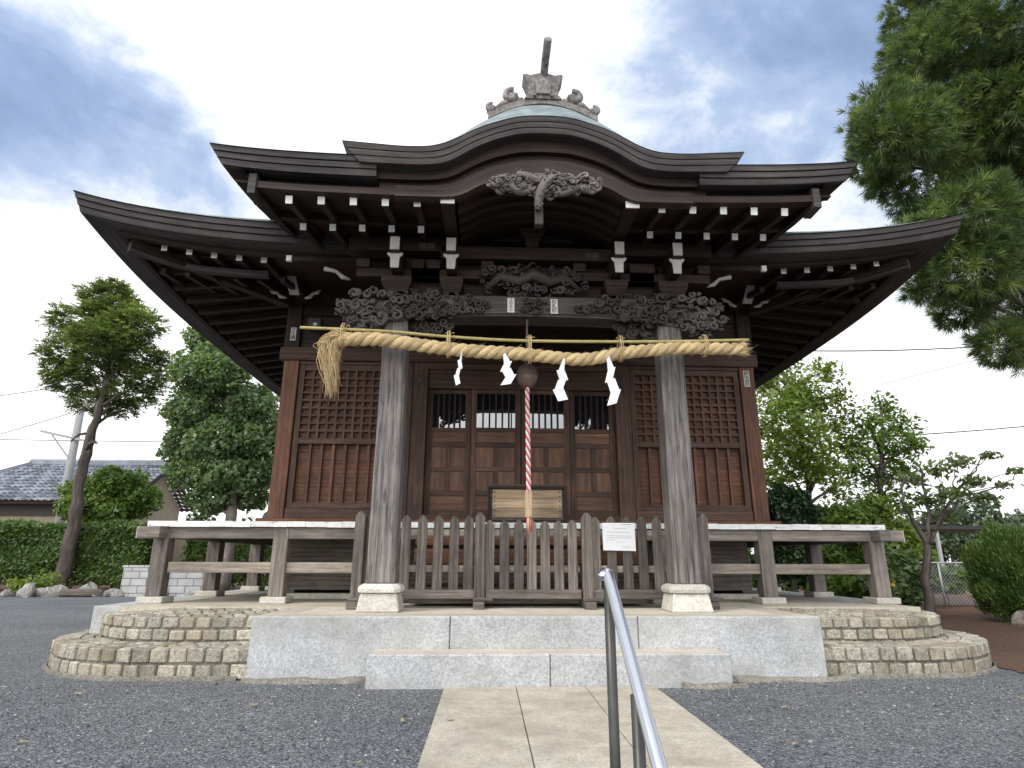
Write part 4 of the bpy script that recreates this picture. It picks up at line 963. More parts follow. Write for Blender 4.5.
s_ = MB(); s_.hexa([(.748,6.478,1.062),(1.088,6.478,1.055),(1.088,6.486,1.055),(.748,6.486,1.062),(.745,6.478,1.325),(1.085,6.478,1.318),(1.085,6.486,1.318),(.745,6.486,1.325)]); part(s_, 'sheet', 'paper', nt_)
q = random.Random(2)
for z, x0, x1, h in ((1.285,.865,1.0,.008),(1.247,.79,1.04,.008),(1.210,.78,1.05,.007),(1.190,.79,1.045,.007),(1.168,.785,.88,.007),(1.150,.885,.98,.005),(1.10,.95,1.03,.008)):
    x = x0; s_ = MB()
    while x < x1: w_ = q.uniform(.006,.02); s_.box(x,min(x+w_,x1),6.4765,6.4778,z-.0145*(x-.75)/.34*.5-h/2,z-.0145*(x-.75)/.34*.5+h/2); x += w_+.004
    part(s_, 'printed_line', 'greyink', nt_)
s_ = MB(); s_.box(.745,1.09,6.487,6.492,1.325,1.338); s_.box(1.02,1.085,6.474,6.4775,1.308,1.316); part(s_, 'clip_strip', 'paper', nt_)

# ------------------------------------------------------------------ handrail
hr = thing('handrail', (-.05,2.1,-.2), 'steel handrail with dark posts sloping down beside the path', 'handrail')
dirv = Vector((-.010,1,.817)).normalized(); top = Vector((-.047,2.10,.900))
s_ = MB(); s_.tube([top-dirv*2.4, top-dirv*1.2, top-dirv*.05, top+dirv*.012, top+dirv*.03+Vector((-.012,.012,-.004))], [.0185,.0185,.0185,.0185,.017], 20); part(s_, 'rail', 'steel', hr)
s_ = MB(); s_.tube([top+dirv*.005+Vector((-.03,.004,-.005)), top+dirv*.02+Vector((-.006,0,0))], [.012,.0185], 14); s_.blob(tuple(top+dirv*.02),.0185,.02,.0185,10); part(s_, 'rail_cap', 'steel', hr)
for y in (2.085,1.755,.9):
    z1 = top.z-(2.1-y)*.817; s_ = MB(); s_.tube([(-.052,y,-1.2 if y < 2 else -.3),(-.052,y,z1-.005)], .0165, 16); part(s_, 'post', 'dsteel', hr)

# ------------------------------------------------------------------ vegetation helpers
def quads(name, P, A, B, mat, rnd, parent, smooth=False):
    """P centres, A half length vectors, B half width vectors -> one diamond leaf each"""
    n = len(P); V = np.empty((n,4,3)); V[:,0] = P-A; V[:,1] = P+B-.1*A; V[:,2] = P+A; V[:,3] = P-B-.1*A
    me = bpy.data.meshes.new(name); me.vertices.add(n*4); me.vertices.foreach_set('co', V.ravel())
    me.loops.add(n*4); me.loops.foreach_set('vertex_index', np.arange(n*4)); me.polygons.add(n)
    me.polygons.foreach_set('loop_start', np.arange(0,n*4,4)); me.polygons.foreach_set('loop_total', np.full(n,4))
    at = me.attributes.new('rnd','FLOAT','FACE'); at.data.foreach_set('value', rnd); me.materials.append(M[mat]); me.update(calc_edges=True)
    o = bpy.data.objects.new(name, me); COL.objects.link(o); o.parent = parent
    if parent.type == 'EMPTY': o.matrix_parent_inverse = Matrix.Translation(-Vector(parent.location))
    return o
def unit(v): return v/np.maximum(np.linalg.norm(v,axis=1,keepdims=True),1e-9)
def crown(parent, clumps, n, ln, wd, mat, seed, style='leaf', name='crown', shell=.45):
    rg = np.random.default_rng(seed); C_ = np.array(clumps); vol = (C_[:,3]*C_[:,4]+C_[:,4]*C_[:,5]+C_[:,3]*C_[:,5]); idx = rg.choice(len(C_), n, p=vol/vol.sum())
    d = unit(rg.normal(size=(n,3))); lump = 1+.22*np.sin(d[:,0]*5.1+idx)*np.sin(d[:,2]*4.3+idx*1.7)+.12*np.sin(d[:,1]*9+idx*2.2)
    rr = (shell+(1-shell)*rg.random(n)**.6)*lump+rg.normal(0,.05,n); c = C_[idx]
    P = c[:,:3]+d*c[:,3:6]*rr[:,None]
    shade = np.clip(.5+.0*d[:,2]+rg.normal(0,.27,n),0,1)
    if style == 'leaf':
        nn = unit(d*.5+rg.normal(0,.6,(n,3))+np.array([0,0,.5])); t = unit(np.cross(nn, rg.normal(size=(n,3)))); b = np.cross(nn,t)
        s_ = rg.uniform(.45,1.5,n)[:,None]; return quads(name, P, t*ln/2*s_, b*wd/2*s_, mat, shade, parent)
    if style == 'flat':
        nn = unit(rg.normal(0,.55,(n,3))+np.array([0,-.1,.8])); t = unit(np.cross(nn, rg.normal(size=(n,3)))); b = np.cross(nn,t)
        s_ = rg.uniform(.45,1.5,n)[:,None]; return quads(name, P, t*ln/2*s_, b*wd/2*s_, mat, shade, parent)
    if style == 'up':
        v = unit(d*.55+rg.normal(0,.28,(n,3))+np.array([0,0,.75])); b = unit(np.cross(v, rg.normal(size=(n,3)))); s_ = rg.uniform(.6,1.3,n)[:,None]
        return quads(name, P, v*ln/2*s_, b*wd/2*s_, mat, shade, parent)
    if style == 'tuft':
        kk = 30; ax = unit(d*1.1+rg.normal(0,.35,(n,3))+np.array([0,0,.15])); P2 = np.repeat(P,kk,0); a2 = np.repeat(ax,kk,0)
        v = unit(a2*.85+rg.normal(0,.48,(n*kk,3))); L_ = ln*rg.uniform(.7,1.15,(n*kk,1)); b = unit(np.cross(v, rg.normal(size=(n*kk,3))))*wd/2
        return quads(name, P2+v*L_*.5, v*L_*.5, b, mat, np.clip(np.repeat(shade,kk)+rg.normal(0,.1,n*kk),0,1), parent)
    if style == 'spray':
        kk = 9; ax = unit(d*np.array([1,1,.35])+rg.normal(0,.35,(n,3))+np.array([0,0,-.02])); P2 = np.repeat(P,kk,0); a2 = np.repeat(ax,kk,0)
        sd_ = unit(np.cross(a2, np.array([0,0,1.0])+rg.normal(0,.25,(n*kk,3)))); j = np.tile(np.arange(kk),n)[:,None]/kk; sg = np.where(np.tile(np.arange(kk),n)%2==0,1,-1)[:,None]
        v = unit(a2*.7+sd_*sg*.8); L_ = ln*(1-.55*j); b = unit(np.cross(v, rg.normal(0,.3,(n*kk,3))+np.array([0,0,1.0]))) *wd/2
        return quads(name, P2+a2*j*ln*1.5+v*L_*.5, v*L_*.5, np.cross(b,v)*0+b, mat, np.clip(np.repeat(shade,kk)+rg.normal(0,.08,n*kk),0,1), parent)
def limb(mb, pts, r0, r1, n=8, wob=.03):
    P = cr(pts, 5); m_ = len(P); P = [p+Vector((rng.uniform(-wob,wob),rng.uniform(-wob,wob),0)) if 0 < i < m_-1 else p for i,p in enumerate(P)]
    mb.tube(P, [lerp(r0,r1,i/(m_-1))*(1+rng.uniform(-.07,.07)) for i in range(m_)], n)
def branches(mb, stem, clumps, r0, r1=.012, stemf=.9, sag=.1):
    S = cr(stem, 6)
    for c_ in clumps:
        c_ = Vector(c_[:3]); lo = [p for p in S if p.z < c_.z-.15] or S[:2]
        a = lo[min(len(lo)-1, int(len(lo)*stemf))] if len(lo) > 2 else lo[-1]
        mid = a.lerp(c_,.5)+Vector((rng.uniform(-.1,.1),rng.uniform(-.1,.1),sag)); limb(mb, [a,mid,c_], r0, r1, 6, .02)
def tree(name, base, stem, clumps, r0, r1, n, ln, wd, mat, label, cat='tree', bark='bark', group=None, style='leaf', seed=1, br=.05, shell=.45, tr='trunk'):
    root = thing(name, base, label, cat, group)
    mb = MB(); limb(mb, stem, r0, r1, 12, .03); branches(mb, stem, clumps, br); part(mb, tr, bark, root)
    crown(root, clumps, n, ln, wd, mat, seed, style, shell=shell); return root

T1=[(-13.92,20.46,9.79,0.92,0.73,0.53),(-14.58,20.16,8.82,0.96,0.74,0.52),(-12.4,19.64,8.54,0.87,0.71,0.54),(-12.96,19.16,7.81,1.11,0.78,0.46),(-15.22,20.66,7.88,0.83,0.63,0.42),(-12.22,19.95,7.48,0.94,0.69,0.44),(-13.75,20.39,7.24,1.02,0.73,0.44),(-14.85,20.68,6.81,0.82,0.6,0.38),(-12.6,20.39,6.4,0.95,0.68,0.41),(-13.92,20.76,6.1,0.89,0.6,0.31),(-11.69,19.81,6.74,0.53,0.43,0.33),(-15.25,20.54,7.26,0.48,0.39,0.31),(-13.57,19.9,9.99,0.49,0.38,0.28),(-12.89,20.78,5.87,0.41,0.31,0.21),(-13.4,20.2,9.2,.9,.8,.5),(-13.6,20.0,8.3,.9,.8,.45)]
t_ = tree('conifer_tree', (-13.5,20,.0), [(-13.45,20,.0),(-13.35,20,1.0),(-13.33,20,2.1),(-13.40,20,3.4),(-13.35,20,4.7),(-13.25,20,5.6),(-13.3,20.1,7),(-13.6,20.2,8.4),(-13.8,20.3,9.9)], T1, .235, .045, 7600, .15, .05, 'lf_yew', 'tall conifer with leaning bare trunk and feathery crown over the clipped hedge', style='spray', seed=11, br=.06)
mb = MB(); limb(mb, [(-13.37,19.9,4.35),(-13.1,19.7,4.55),(-12.85,19.6,4.5)], .07, .03, 6); limb(mb, [(-13.35,20,4.9),(-13.6,19.8,4.8),(-13.75,19.7,4.55)], .05, .02, 6); part(mb, 'branch_stub', 'bark', t_)
GK=[(-10.52,20.68,8.42,0.64,0.67,0.71),(-10.0,19.28,6.81,0.78,0.71,0.65),(-9.07,19.34,6.84,0.85,0.78,0.72),(-10.07,19.49,5.59,0.77,0.74,0.71),(-9.58,20.84,6.11,1.11,0.97,0.83),(-8.19,19.89,5.88,0.86,0.79,0.73),(-10.43,20.23,4.58,0.72,0.69,0.66),(-9.06,19.64,4.65,1.09,0.93,0.77),(-7.94,20.01,4.74,0.85,0.82,0.79),(-9.91,19.79,3.54,0.76,0.64,0.51),(-8.79,19.73,3.55,1.08,0.86,0.63),(-7.8,20.15,3.71,0.72,0.65,0.59),(-9.18,20.15,2.8,0.83,0.64,0.45),(-8.3,20.73,2.93,0.73,0.56,0.4),(-7.4,20.33,4.8,0.53,0.67,0.8),(-9.9,20.2,7.5,.8,.7,.7)]
tree('broadleaf_tree', (-8.5,20,0), [(-8.5,20,0),(-8.5,20,1.5),(-8.6,20,3),(-8.9,20,5),(-9.6,20.2,7),(-10.3,20.4,8.4)], GK, .21, .05, 40000, .125, .105, 'lf_ginkgo', 'dense oval green broadleaf tree between the conifer and the hall', seed=12, bark='bark2')
SHL=[(-14.59,22.51,3.16,0.92,0.78,0.64),(-13.57,22.43,3.51,0.93,0.75,0.57),(-12.87,22.59,3.01,0.71,0.68,0.64),(-13.79,22.21,2.62,1.19,0.87,0.56),(-14.43,21.6,2.63,0.54,0.47,0.41),(-13.92,22.43,3.9,0.5,0.39,0.29)]
tree('round_shrub', (-13.7,22.3,0), [(-13.7,22.3,0),(-13.7,22.3,1.5),(-13.7,22.4,3)], SHL, .12, .04, 15000, .15, .08, 'lf_bright', 'tall fresh green rounded shrub rising behind the hedge below the tiled roof', 'shrub', seed=13, tr='stem')
def hedge(name, x0, x1, y0, y1, z0, z1, n, ln, wd, mat, label, seed, stems=()):
    root = thing(name, ((x0+x1)/2,(y0+y1)/2,z0), label, 'hedge'); rg = np.random.default_rng(seed)
    P = np.empty((n,3)); P[:,0] = rg.uniform(x0,x1,n); P[:,1] = rg.uniform(y0,y1,n); P[:,2] = rg.uniform(z0,z1,n)
    f = rg.random(n); P[f<.45,1] = y0+rg.normal(0,.05,(f<.45).sum()); top_ = (f>=.45)&(f<.7); P[top_,2] = z1+rg.normal(0,.04,top_.sum()); e_ = (f>=.7)&(f<.8); P[e_,0] = x1+rg.normal(0,.06,e_.sum())
    P[:,1] += .13*np.sin(P[:,0]*2.7)*np.sin(P[:,2]*4+P[:,0]); P[:,2] += .05*np.sin(P[:,0]*1.9)+.03*np.sin(P[:,0]*6)
    keep = ~((P[:,2] < z0+.45) & (rg.random(n) < .55)); P = P[keep]; n = len(P)
    nn = unit(rg.normal(0,.6,(n,3))+np.array([0,-.5,.5])); t = unit(np.cross(nn,rg.normal(size=(n,3)))); b = np.cross(nn,t)
    quads('foliage', P, t*ln/2, b*wd/2, mat, np.clip(.5+rg.normal(0,.24,n),0,1), root)
    for (xa,ya) in stems:
        mb = MB(); limb(mb, [(xa,ya,0),(xa+.05,ya,.6),(xa-.05,ya+.1,1.2)], .05,.03,6); part(mb,'stem','bark',root)
hedge('hedge', -17.5, -11.35, 20.4, 21.5, .15, 2.0, 42000, .15, .07, 'lf_hedge', 'long clipped green hedge in front of the tiled house', 21, [(-15,20.6),(-14.2,20.6),(-13.0,20.6),(-12.2,20.6)])
LOWL=[[(-10.2,22.12,1.0,0.55,0.72,0.9),(-10.39,22.0,2.1,0.5,0.49,0.46)],[(-9.4,22.13,1.43,0.59,0.71,0.82),(-9.0,22.0,.7,.5,.5,.6)],[(-8.2,20.9,1.27,0.64,0.8,0.96),(-7.71,21.13,0.8,0.52,0.67,0.82),(-7.2,20.8,1.6,.5,.6,.8)]]
for q, lab in zip(LOWL, ('dark shrub behind the concrete block wall, left of the broadleaf trunk','dark shrub seen under the veranda beside the broadleaf trunk','dark leafy shrub against the hall corner right of the broadleaf trunk')):
    c_ = q[0]; tree('garden_shrub', (c_[0],c_[1],0), [(c_[0],c_[1],0),(c_[0],c_[1],.5),(c_[0],c_[1],1)], q, .06, .03, 2600, .16, .09, 'lf_hedge', lab, 'shrub', group='dark shrubs behind the block wall', seed=30+int(-c_[0]), tr='stem')
# right side
MP=[(7.15,14.93,5.91,0.68,0.46,0.24),(6.63,14.81,5.33,0.62,0.42,0.23),(7.19,14.14,5.14,0.64,0.43,0.22),(8.04,14.43,5.58,0.51,0.35,0.2),(6.27,13.42,4.44,0.65,0.44,0.23),(7.79,14.66,4.77,0.71,0.48,0.25),(8.16,14.15,4.9,0.34,0.26,0.17),(5.92,13.57,3.92,0.51,0.37,0.23),(6.51,13.13,3.84,0.72,0.47,0.22),(8.26,14.71,4.27,0.55,0.38,0.2),(6.77,14.98,3.62,0.61,0.43,0.25),(6.74,13.18,3.35,0.62,0.42,0.22),(8.37,14.6,3.74,0.45,0.32,0.2),(6.5,13.82,2.88,0.65,0.43,0.21),(7.05,13.3,2.93,0.49,0.33,0.18),(5.9,13.59,2.69,0.36,0.27,0.18),(7.92,14.54,2.63,0.39,0.29,0.19)]
MP = [(*c_[:3],c_[3]*1.1,c_[4]*1.2,c_[5]*2.0) for c_ in MP] + [(7.0,14.3,4.7,.9,.7,.6),(6.9,14.2,3.5,.9,.7,.6),(6.4,14.6,5.6,.4,.4,.25),(7.6,14.5,3.1,.6,.5,.4)]
tree('maple_tree', (7.0,14.2,0), [(7.0,14.2,0),(7.0,14.2,1.5),(7.1,14.2,3),(7.1,14.3,4.4),(7.2,14.5,5.6)], MP, .10, .025, 10500, .12, .065, 'lf_maple', 'light green maple in tiers next to the hall corner, above the dark round bush', style='flat', seed=14, shell=.05)
T7=[(10.25,15.6,5.04,0.38,0.32,0.27),(8.88,14.27,4.18,0.59,0.47,0.34),(10.26,15.18,4.32,0.52,0.42,0.31),(8.54,14.27,3.61,0.48,0.39,0.29),(10.01,15.35,3.77,0.73,0.53,0.34),(10.25,14.73,3.79,0.35,0.3,0.25),(9.02,15.61,3.27,0.47,0.39,0.31),(9.9,15.77,3.17,0.58,0.45,0.32),(10.07,15.01,3.2,0.4,0.32,0.23)]
T7 = [(*c_[:3],c_[3]*1.1,c_[4]*1.2,c_[5]*1.6) for c_ in T7] + [(9.6,15.3,2.5,.7,.5,.5),(9.0,15.2,2.2,.5,.5,.4)]
tree('garden_tree', (9.4,15.2,0), [(9.4,15.2,0),(9.45,15.2,1.5),(9.5,15.2,2.8),(9.8,15.3,4.1),(10.2,15.5,5.0)], T7, .085, .025, 5600, .13, .06, 'lf_bright', 'yellow green tree with pointed top, between the maple and the slender bare-limbed tree', seed=15, style='flat', shell=.05)
SL=[(7.68,11.5,2.48,0.35,0.27,0.19),(7.69,10.81,2.57,0.36,0.27,0.18),(7.97,10.58,2.69,0.36,0.25,0.14),(7.61,11.1,2.06,0.41,0.3,0.18),(7.68,10.53,2.15,0.32,0.24,0.16),(8.31,10.7,2.38,0.29,0.21,0.13),(8.6,10.91,2.09,0.33,0.22,0.11),(9.21,11.11,2.35,0.26,0.18,0.09),(9.06,10.66,2.56,0.18,0.13,0.07),(8.56,10.54,2.81,0.25,0.16,0.07),(8.14,11.37,1.81,0.26,0.21,0.15),(7.01,10.81,1.89,0.21,0.18,0.14)]
sl = thing('slender_tree', (7.25,11,0), 'slender forked tree with sparse small leaves, beside the round clipped bush', 'tree')
mb = MB(); limb(mb, [(7.25,11,0),(7.3,11,.6),(7.42,11,1.25)], .085,.065,10); limb(mb, [(7.42,11,1.2),(7.25,11,1.7),(7.05,10.9,2.0),(7.1,10.85,2.5)], .05,.015,7); limb(mb, [(7.42,11,1.25),(7.55,11,1.75),(7.6,11.1,2.3),(7.75,11.2,2.8)], .045,.012,7)
limb(mb, [(7.45,11,1.3),(7.8,11,1.7),(8.0,10.9,1.95),(8.05,10.8,2.2)], .04,.018,7); limb(mb, [(7.6,11,1.5),(8.0,10.9,2.1),(8.4,10.8,2.5),(8.55,10.7,2.8)], .03,.008,6); limb(mb, [(8.0,10.9,2.1),(8.6,10.9,2.2),(9.2,11,2.4),(9.4,11,2.6)], .02,.006,6)
branches(mb, [(7.42,11,1.25),(7.7,11,1.8),(8.0,10.9,2.1)], SL, .014, .005, .95, .03); part(mb, 'trunk', 'bark', sl)
crown(sl, SL, 1500, .11, .05, 'lf_slim', 16, 'leaf', shell=.1)
tree('topiary_bush', (5.9,13,0), [(5.9,13,0),(5.9,13,.8),(5.92,13,1.6)], [(5.95,13.0,2.06,0.52,0.48,0.44),(5.83,13.0,1.09,0.42,0.44,0.46)], .07, .03, 11000, .085, .055, 'lf_dark', 'dark glossy round clipped bush close to the hall corner', 'bush', seed=17, shell=.8, tr='stem')
tree('clipped_bush', (8.55,10.5,0), [(8.55,10.5,0),(8.55,10.5,.3),(8.55,10.5,.7)], [(8.56,10.5,0.80,0.66,0.66,0.70),(8.52,10.5,.5,.60,.6,.42)], .06, .03, 60000, .075, .020, 'lf_hedge', 'large round clipped bush on the brown soil by the wire fence', 'bush', seed=18, style='up', shell=.72, tr='stem')
for i, (x,y,h,rx,lab) in enumerate([(4.6,19,1.7,1.1,'green shrub seen below the veranda floor, nearest the hall base'),(6.6,18.5,1.5,1.2,'green shrub seen below the veranda floor between its two right posts'),(8.9,18,2.1,1.3,'green shrub behind the yellow green conifer shrub')]):
    tree('garden_shrub', (x,y,0), [(x,y,0),(x,y,.5),(x,y,h*.6)], [(x,y,h*.55,rx,.6,h*.5),(x-.5,y,h*.4,rx*.7,.6,h*.4),(x+.5,y,h*.42,rx*.8,.6,h*.4)], .06, .03, 6500, .15, .08, 'lf_hedge', lab, 'shrub', group='shrubs behind the veranda end', seed=120+i, shell=.4, tr='stem')
SHR = [([(7.69,14.14,1.0,0.5,0.5,0.5),(7.61,13.58,1.86,0.49,0.4,0.31),(7.22,14.12,1.89,0.42,0.37,0.32)],'light green shrub seen over the veranda right of the dark round bush','lf_bright'),
       ([(8.28,14.06,1.33,0.5,0.55,0.65),(8.33,13.63,1.95,0.3,0.3,0.5),(8.49,13.33,1.32,0.35,0.45,0.6)],'upright yellow green conifer shrub just past the veranda end','lf_maple'),
       ([(7.67,13.44,0.45,0.6,0.5,0.35),(7.03,13.7,0.4,0.44,0.38,0.3)],'low green shrub glimpsed under the veranda','lf_bright'),
       ([(7.75,12.5,.75,.42,.4,.5),(8.0,12.6,.5,.35,.4,.4),(7.35,12.3,.55,.35,.35,.45)],'broad leaved green shrub behind the veranda corner post','lf_ginkgo')]
for i, (q, lab, mt) in enumerate(SHR):
    c_ = q[0]; tree('garden_shrub', (c_[0],c_[1],0), [(c_[0],c_[1],0),(c_[0],c_[1],.4),(c_[0],c_[1],.9)], q, .05, .02, 6500, .13, .07, mt, lab, 'shrub', group='green shrubs beyond the veranda end', seed=40+i, shell=.3, tr='stem')
PN=[(8.07,10.47,9.66,0.92,0.82,0.71),(10.35,11.32,12.39,1.3,1.18,1.07),(10.69,10.84,10.31,1.21,1.15,1.1),(9.27,11.49,9.32,1.08,0.92,0.76),(8.3,11.55,9.73,0.59,0.64,0.68),(10.4,9.98,12.15,1.29,1.18,1.07),(11.17,9.84,10.48,1.23,1.23,1.23),(10.21,12.14,13.18,0.76,0.76,0.76),(8.98,10.53,6.59,0.95,0.77,0.59),(8.11,10.46,7.07,0.67,0.53,0.4),(11.64,12.59,6.81,1.04,0.92,0.79),(9.86,11.12,5.14,0.52,0.46,0.4),(12.59,12.14,7.63,1.15,1.15,1.15),(8.68,11.13,6.44,0.49,0.43,0.37),(12.52,11.59,9.36,1.14,1.14,1.14),(9.04,10.22,7.52,0.98,0.79,0.59),(8.59,11.58,11.12,0.61,0.59,0.56),(10.39,12.23,14.56,0.63,0.65,0.68),(11.11,11.26,15.13,1.25,1.12,1.0),(11.34,11.88,5.44,0.64,0.59,0.54),(9.56,11.68,6.13,0.56,0.45,0.34),(10.8,12.2,8.6,1.2,1.0,1.0),(11.2,12.4,11.4,1.2,1.1,1.1)]
tree('pine_tree', (12.6,12.2,0), [(12.6,12.2,0),(12.5,12.2,3),(12.3,12.1,6.5),(12.0,12,9.5),(11.6,11.8,12.5),(11.3,11.6,15)], PN, .38, .08, 11500, .25, .014, 'lf_pine', 'big dark pine with long needle tufts filling the upper right corner', seed=19, style='tuft', br=.09, shell=.55)
FAR=[(31.9,42.9,3.85,1.56,1.27,0.99),(34.57,43.41,4.25,1.73,1.65,1.58),(40.67,48.82,3.1,2.01,1.57,1.12),(40.07,45.17,3.68,1.87,1.46,1.05),(31.26,45.39,2.92,1.48,1.48,1.48),(37.0,44,3.0,2.0,1.6,1.3),(26.65,45.64,4.0,1.87,1.87,1.87),(21.74,41.16,2.38,1.67,1.67,1.67)]
for i, c_ in enumerate(FAR):
    tree('distant_tree', (c_[0],c_[1],0), [(c_[0],c_[1],0),(c_[0],c_[1],1),(c_[0],c_[1],c_[2])], [c_,(c_[0]+.6,c_[1],c_[2]-c_[5]*.9,c_[3]*.9,c_[4],c_[5]*.9),(c_[0]-.8,c_[1],max(.8,c_[2]-c_[5]*1.5),c_[3]*.9,c_[4],c_[5])], .15, .05, 4200, .30, .19, 'lf_far', 'grey green tree in the distant row beyond the wire fence', group='distant trees beyond the wire fence', seed=60+i)
# low plants growing on the wire fence
for i, (x,y,z,a,b,c_) in enumerate([(10.08,14.35,0.46,0.55,0.37,0.18),(11.09,14.71,0.66,0.47,0.33,0.19),(9.6,14.6,.85,.45,.33,.25)]):
    tree('climbing_plant', (x,y,0), [(x,y,0),(x,y,z*.5),(x,y,z)], [(x,y,z,a,b,c_),(x+.2,y,z+.25,a*.8,b,c_)], .02, .01, 900, .15, .11, 'lf_bright', ('leafy plant low on the wire fence, left of the other two','leafy plant on the wire fence nearest the round clipped bush','leafy plant high on the wire fence above the pale slab')[i], 'plant', group='leafy plants along the wire fence', seed=80+i, tr='stem')

# ------------------------------------------------------------------ left background: house, pole, wall, rocks
hs = thing('tiled_house', (-19.5,30,0), 'low cream house with a grey tiled roof behind the hedge', 'house')
b_ = MB(); b_.box(-24.2,-16.2,27.8,32.4,0,3.45); part(b_, 'wall', 'cream', hs)
b_ = MB(); b_.prism([(27.8,3.45),(32.4,3.45),(30.1,5.1)], -16.25, -16.2, 'x'); part(b_, 'gable_wall', 'cream', hs)
b_ = MB(); b_.box(-24.1,-16.25,27.76,27.797,2.75,3.43); part(b_, 'painted_shade_band', 'dkwall', hs)  # dark strip painted in for the shade under the eave
def tiles(a, b, c_, d, nu, nv):
    """a-b along the eave, d-c along the ridge"""
    a,b,c_,d = map(Vector,(a,b,c_,d)); nrm_ = (b-a).cross(d-a).normalized(); s_ = MB()
    for j in range(nv):
        v0, v1 = j/nv, (j+1)/nv
        for i in range(nu):
            row = []; r_ = rng.random()
            for (v, lift) in ((v0-.01,.055),(v1,.012)):
                row.append([a.lerp(b,(i+t)/nu).lerp(d.lerp(c_,(i+t)/nu), v)+nrm_*(lift+.035*math.sin(t*2*math.pi)) for t in (0,.2,.4,.6,.8,1)])
            s_.grid(row, False, False, r_)
    return s_
s_ = tiles((-24.9,27.0,3.36),(-15.75,27.0,3.36),(-15.75,30.1,5.35),(-22.3,30.1,5.35), 34, 12)
roof = part(s_, 'tiled_roof', 'kawara', hs)
s_ = tiles((-24.9,33.2,3.36),(-24.9,27.0,3.36),(-22.3,30.09,5.35),(-22.3,30.11,5.35), 22, 12); part(s_, 'hip_slope', 'kawara', roof)
s_ = tiles((-15.75,33.2,3.36),(-24.9,33.2,3.36),(-22.3,30.1,5.35),(-15.75,30.1,5.35), 34, 12); part(s_, 'rear_slope', 'kawara', roof)
s_ = MB(); s_.box(-22.4,-15.7,29.95,30.25,5.33,5.52); s_.tube([(-22.4,30.1,5.52),(-15.7,30.1,5.52)], .09, 10); s_.bar((-22.3,30.1,5.42),(-24.9,27.0,3.5),.2,.16)
part(s_, 'ridge_tiles', 'kawara', roof)
s_ = MB(); s_.bar((-15.75,27.0,3.28),(-15.75,30.1,5.25),.06,.16); s_.bar((-15.75,30.1,5.25),(-15.75,33.2,3.28),.06,.16); s_.box(-24.8,-15.8,27.05,27.1,3.22,3.34); part(s_, 'eave_board', 'dark', roof)
up = thing('utility_pole', (-17.75,26,0), 'grey concrete utility pole with a cross arm behind the conifer trunk', 'utility pole')
s_ = MB(); s_.tube([(-17.75,26,0),(-17.85,26,7.2)], [.19,.14], 14); part(s_, 'pole', 'pole', up)
s_ = MB(); s_.bar((-19.2,25.85,6.12),(-17.1,25.85,5.68),.08,.09); s_.bar((-18.7,25.85,5.95),(-17.85,25.85,5.0),.04,.05); part(s_, 'cross_arm', 'pole', up)
def wire(p0, p1, sag, lab, r=.016):
    p0, p1 = Vector(p0), Vector(p1); s_ = MB(); s_.tube([p0.lerp(p1,t)-Vector((0,0,4*sag*t*(1-t))) for t in frange(0,1,24)], r, 5)
    solo(s_, 'power_line', 'wire', lab, 'power line', 'power lines across the sky')
wire((-34,25,5.6),(-13.8,25.5,8.9),.3,'power line meeting the conifer crown, uppermost of those left of the tree')
wire((-32,25.3,2.6),(-17.8,26,7.1),.25,'power line climbing steeply to the utility pole top')
wire((-32,25.8,5.85),(-9,26,5.75),.05,'nearly level power line passing behind the conifer trunk')
wire((11.5,25,9.95),(34,26,12.2),.55,'thick power line from the hall eave to the pine branch',.028)
wire((16.5,24.6,8.35),(34,26,13.4),.1,'thin power line rising towards the pine below the thick one',.012)
wire((14.2,25,6.0),(36,26,8.6),.35,'power line over the slender tree, lowest on that side',.024)
bw = MB(); bw.box(-10.3,-7.75,17.7,17.85,-.05,.76); bw.box(-10.33,-7.72,17.68,17.87,.765,.81)
solo(bw, 'block_wall', 'block', 'low grey concrete block wall between the hedge and the hall', 'wall')
bw = MB(); bw.box(-14,-10.6,24.0,24.15,0,2.25); solo(bw, 'garden_wall', 'cream', 'taller cream garden wall at the end of the hedge', 'wall')
M['soilrock'] = stone('brownish_rock', (.10,.085,.07), (.19,.165,.14), (.27,.24,.21), 22, .9, .02)
def rock(x, y, s, seed, lab, group, z=0.0):
    q = random.Random(seed); mb = MB(); rows = []; n = 9
    ph = [q.uniform(0,6.28) for _ in range(4)]
    for i in range(n+1):
        th = math.pi*i/n; row = []
        for j in range(12):
            a = 2*math.pi*j/12; f = 1+.16*math.sin(2*a+ph[0])*math.sin(th*2+ph[1])+.12*math.sin(3*a+ph[2])+.1*math.cos(th*3+ph[3])
            row.append((x+s[0]*f*math.sin(th)*math.cos(a), y+s[1]*f*math.sin(th)*math.sin(a), z+s[2]*(-math.cos(th)*f)+s[2]*.45))
        rows.append(row)
    mb.grid(rows, False, True); return solo(mb, 'rock', 'soilrock' if x > 0 else 'rock', lab, 'rock', group)
q = random.Random(5)
for i in range(20):
    x = -17.2+i*.36+q.uniform(-.1,.1)
    rock(x, 17.55+q.uniform(-.12,.25), (q.uniform(.14,.30),q.uniform(.12,.2),q.uniform(.12,.24)), i, 'weathered grey rock in the row edging the soil bed below the hedge', 'rocks edging the soil bed below the hedge')
rock(-9.0,17.1,(.26,.2,.20),50,'large pale boulder beside the block wall, seen under the veranda','rocks by the block wall'); rock(-8.2,17.2,(.16,.13,.12),51,'small pale rock right of the boulder, seen under the veranda','rocks by the block wall')
rock(8.05,10.0,(.17,.13,.14),52,'brown rock at the foot of the round clipped bush','rocks on the brown soil'); rock(8.45,9.6,(.24,.12,.05),53,'flat brown stone in front of the round clipped bush','rocks on the brown soil')
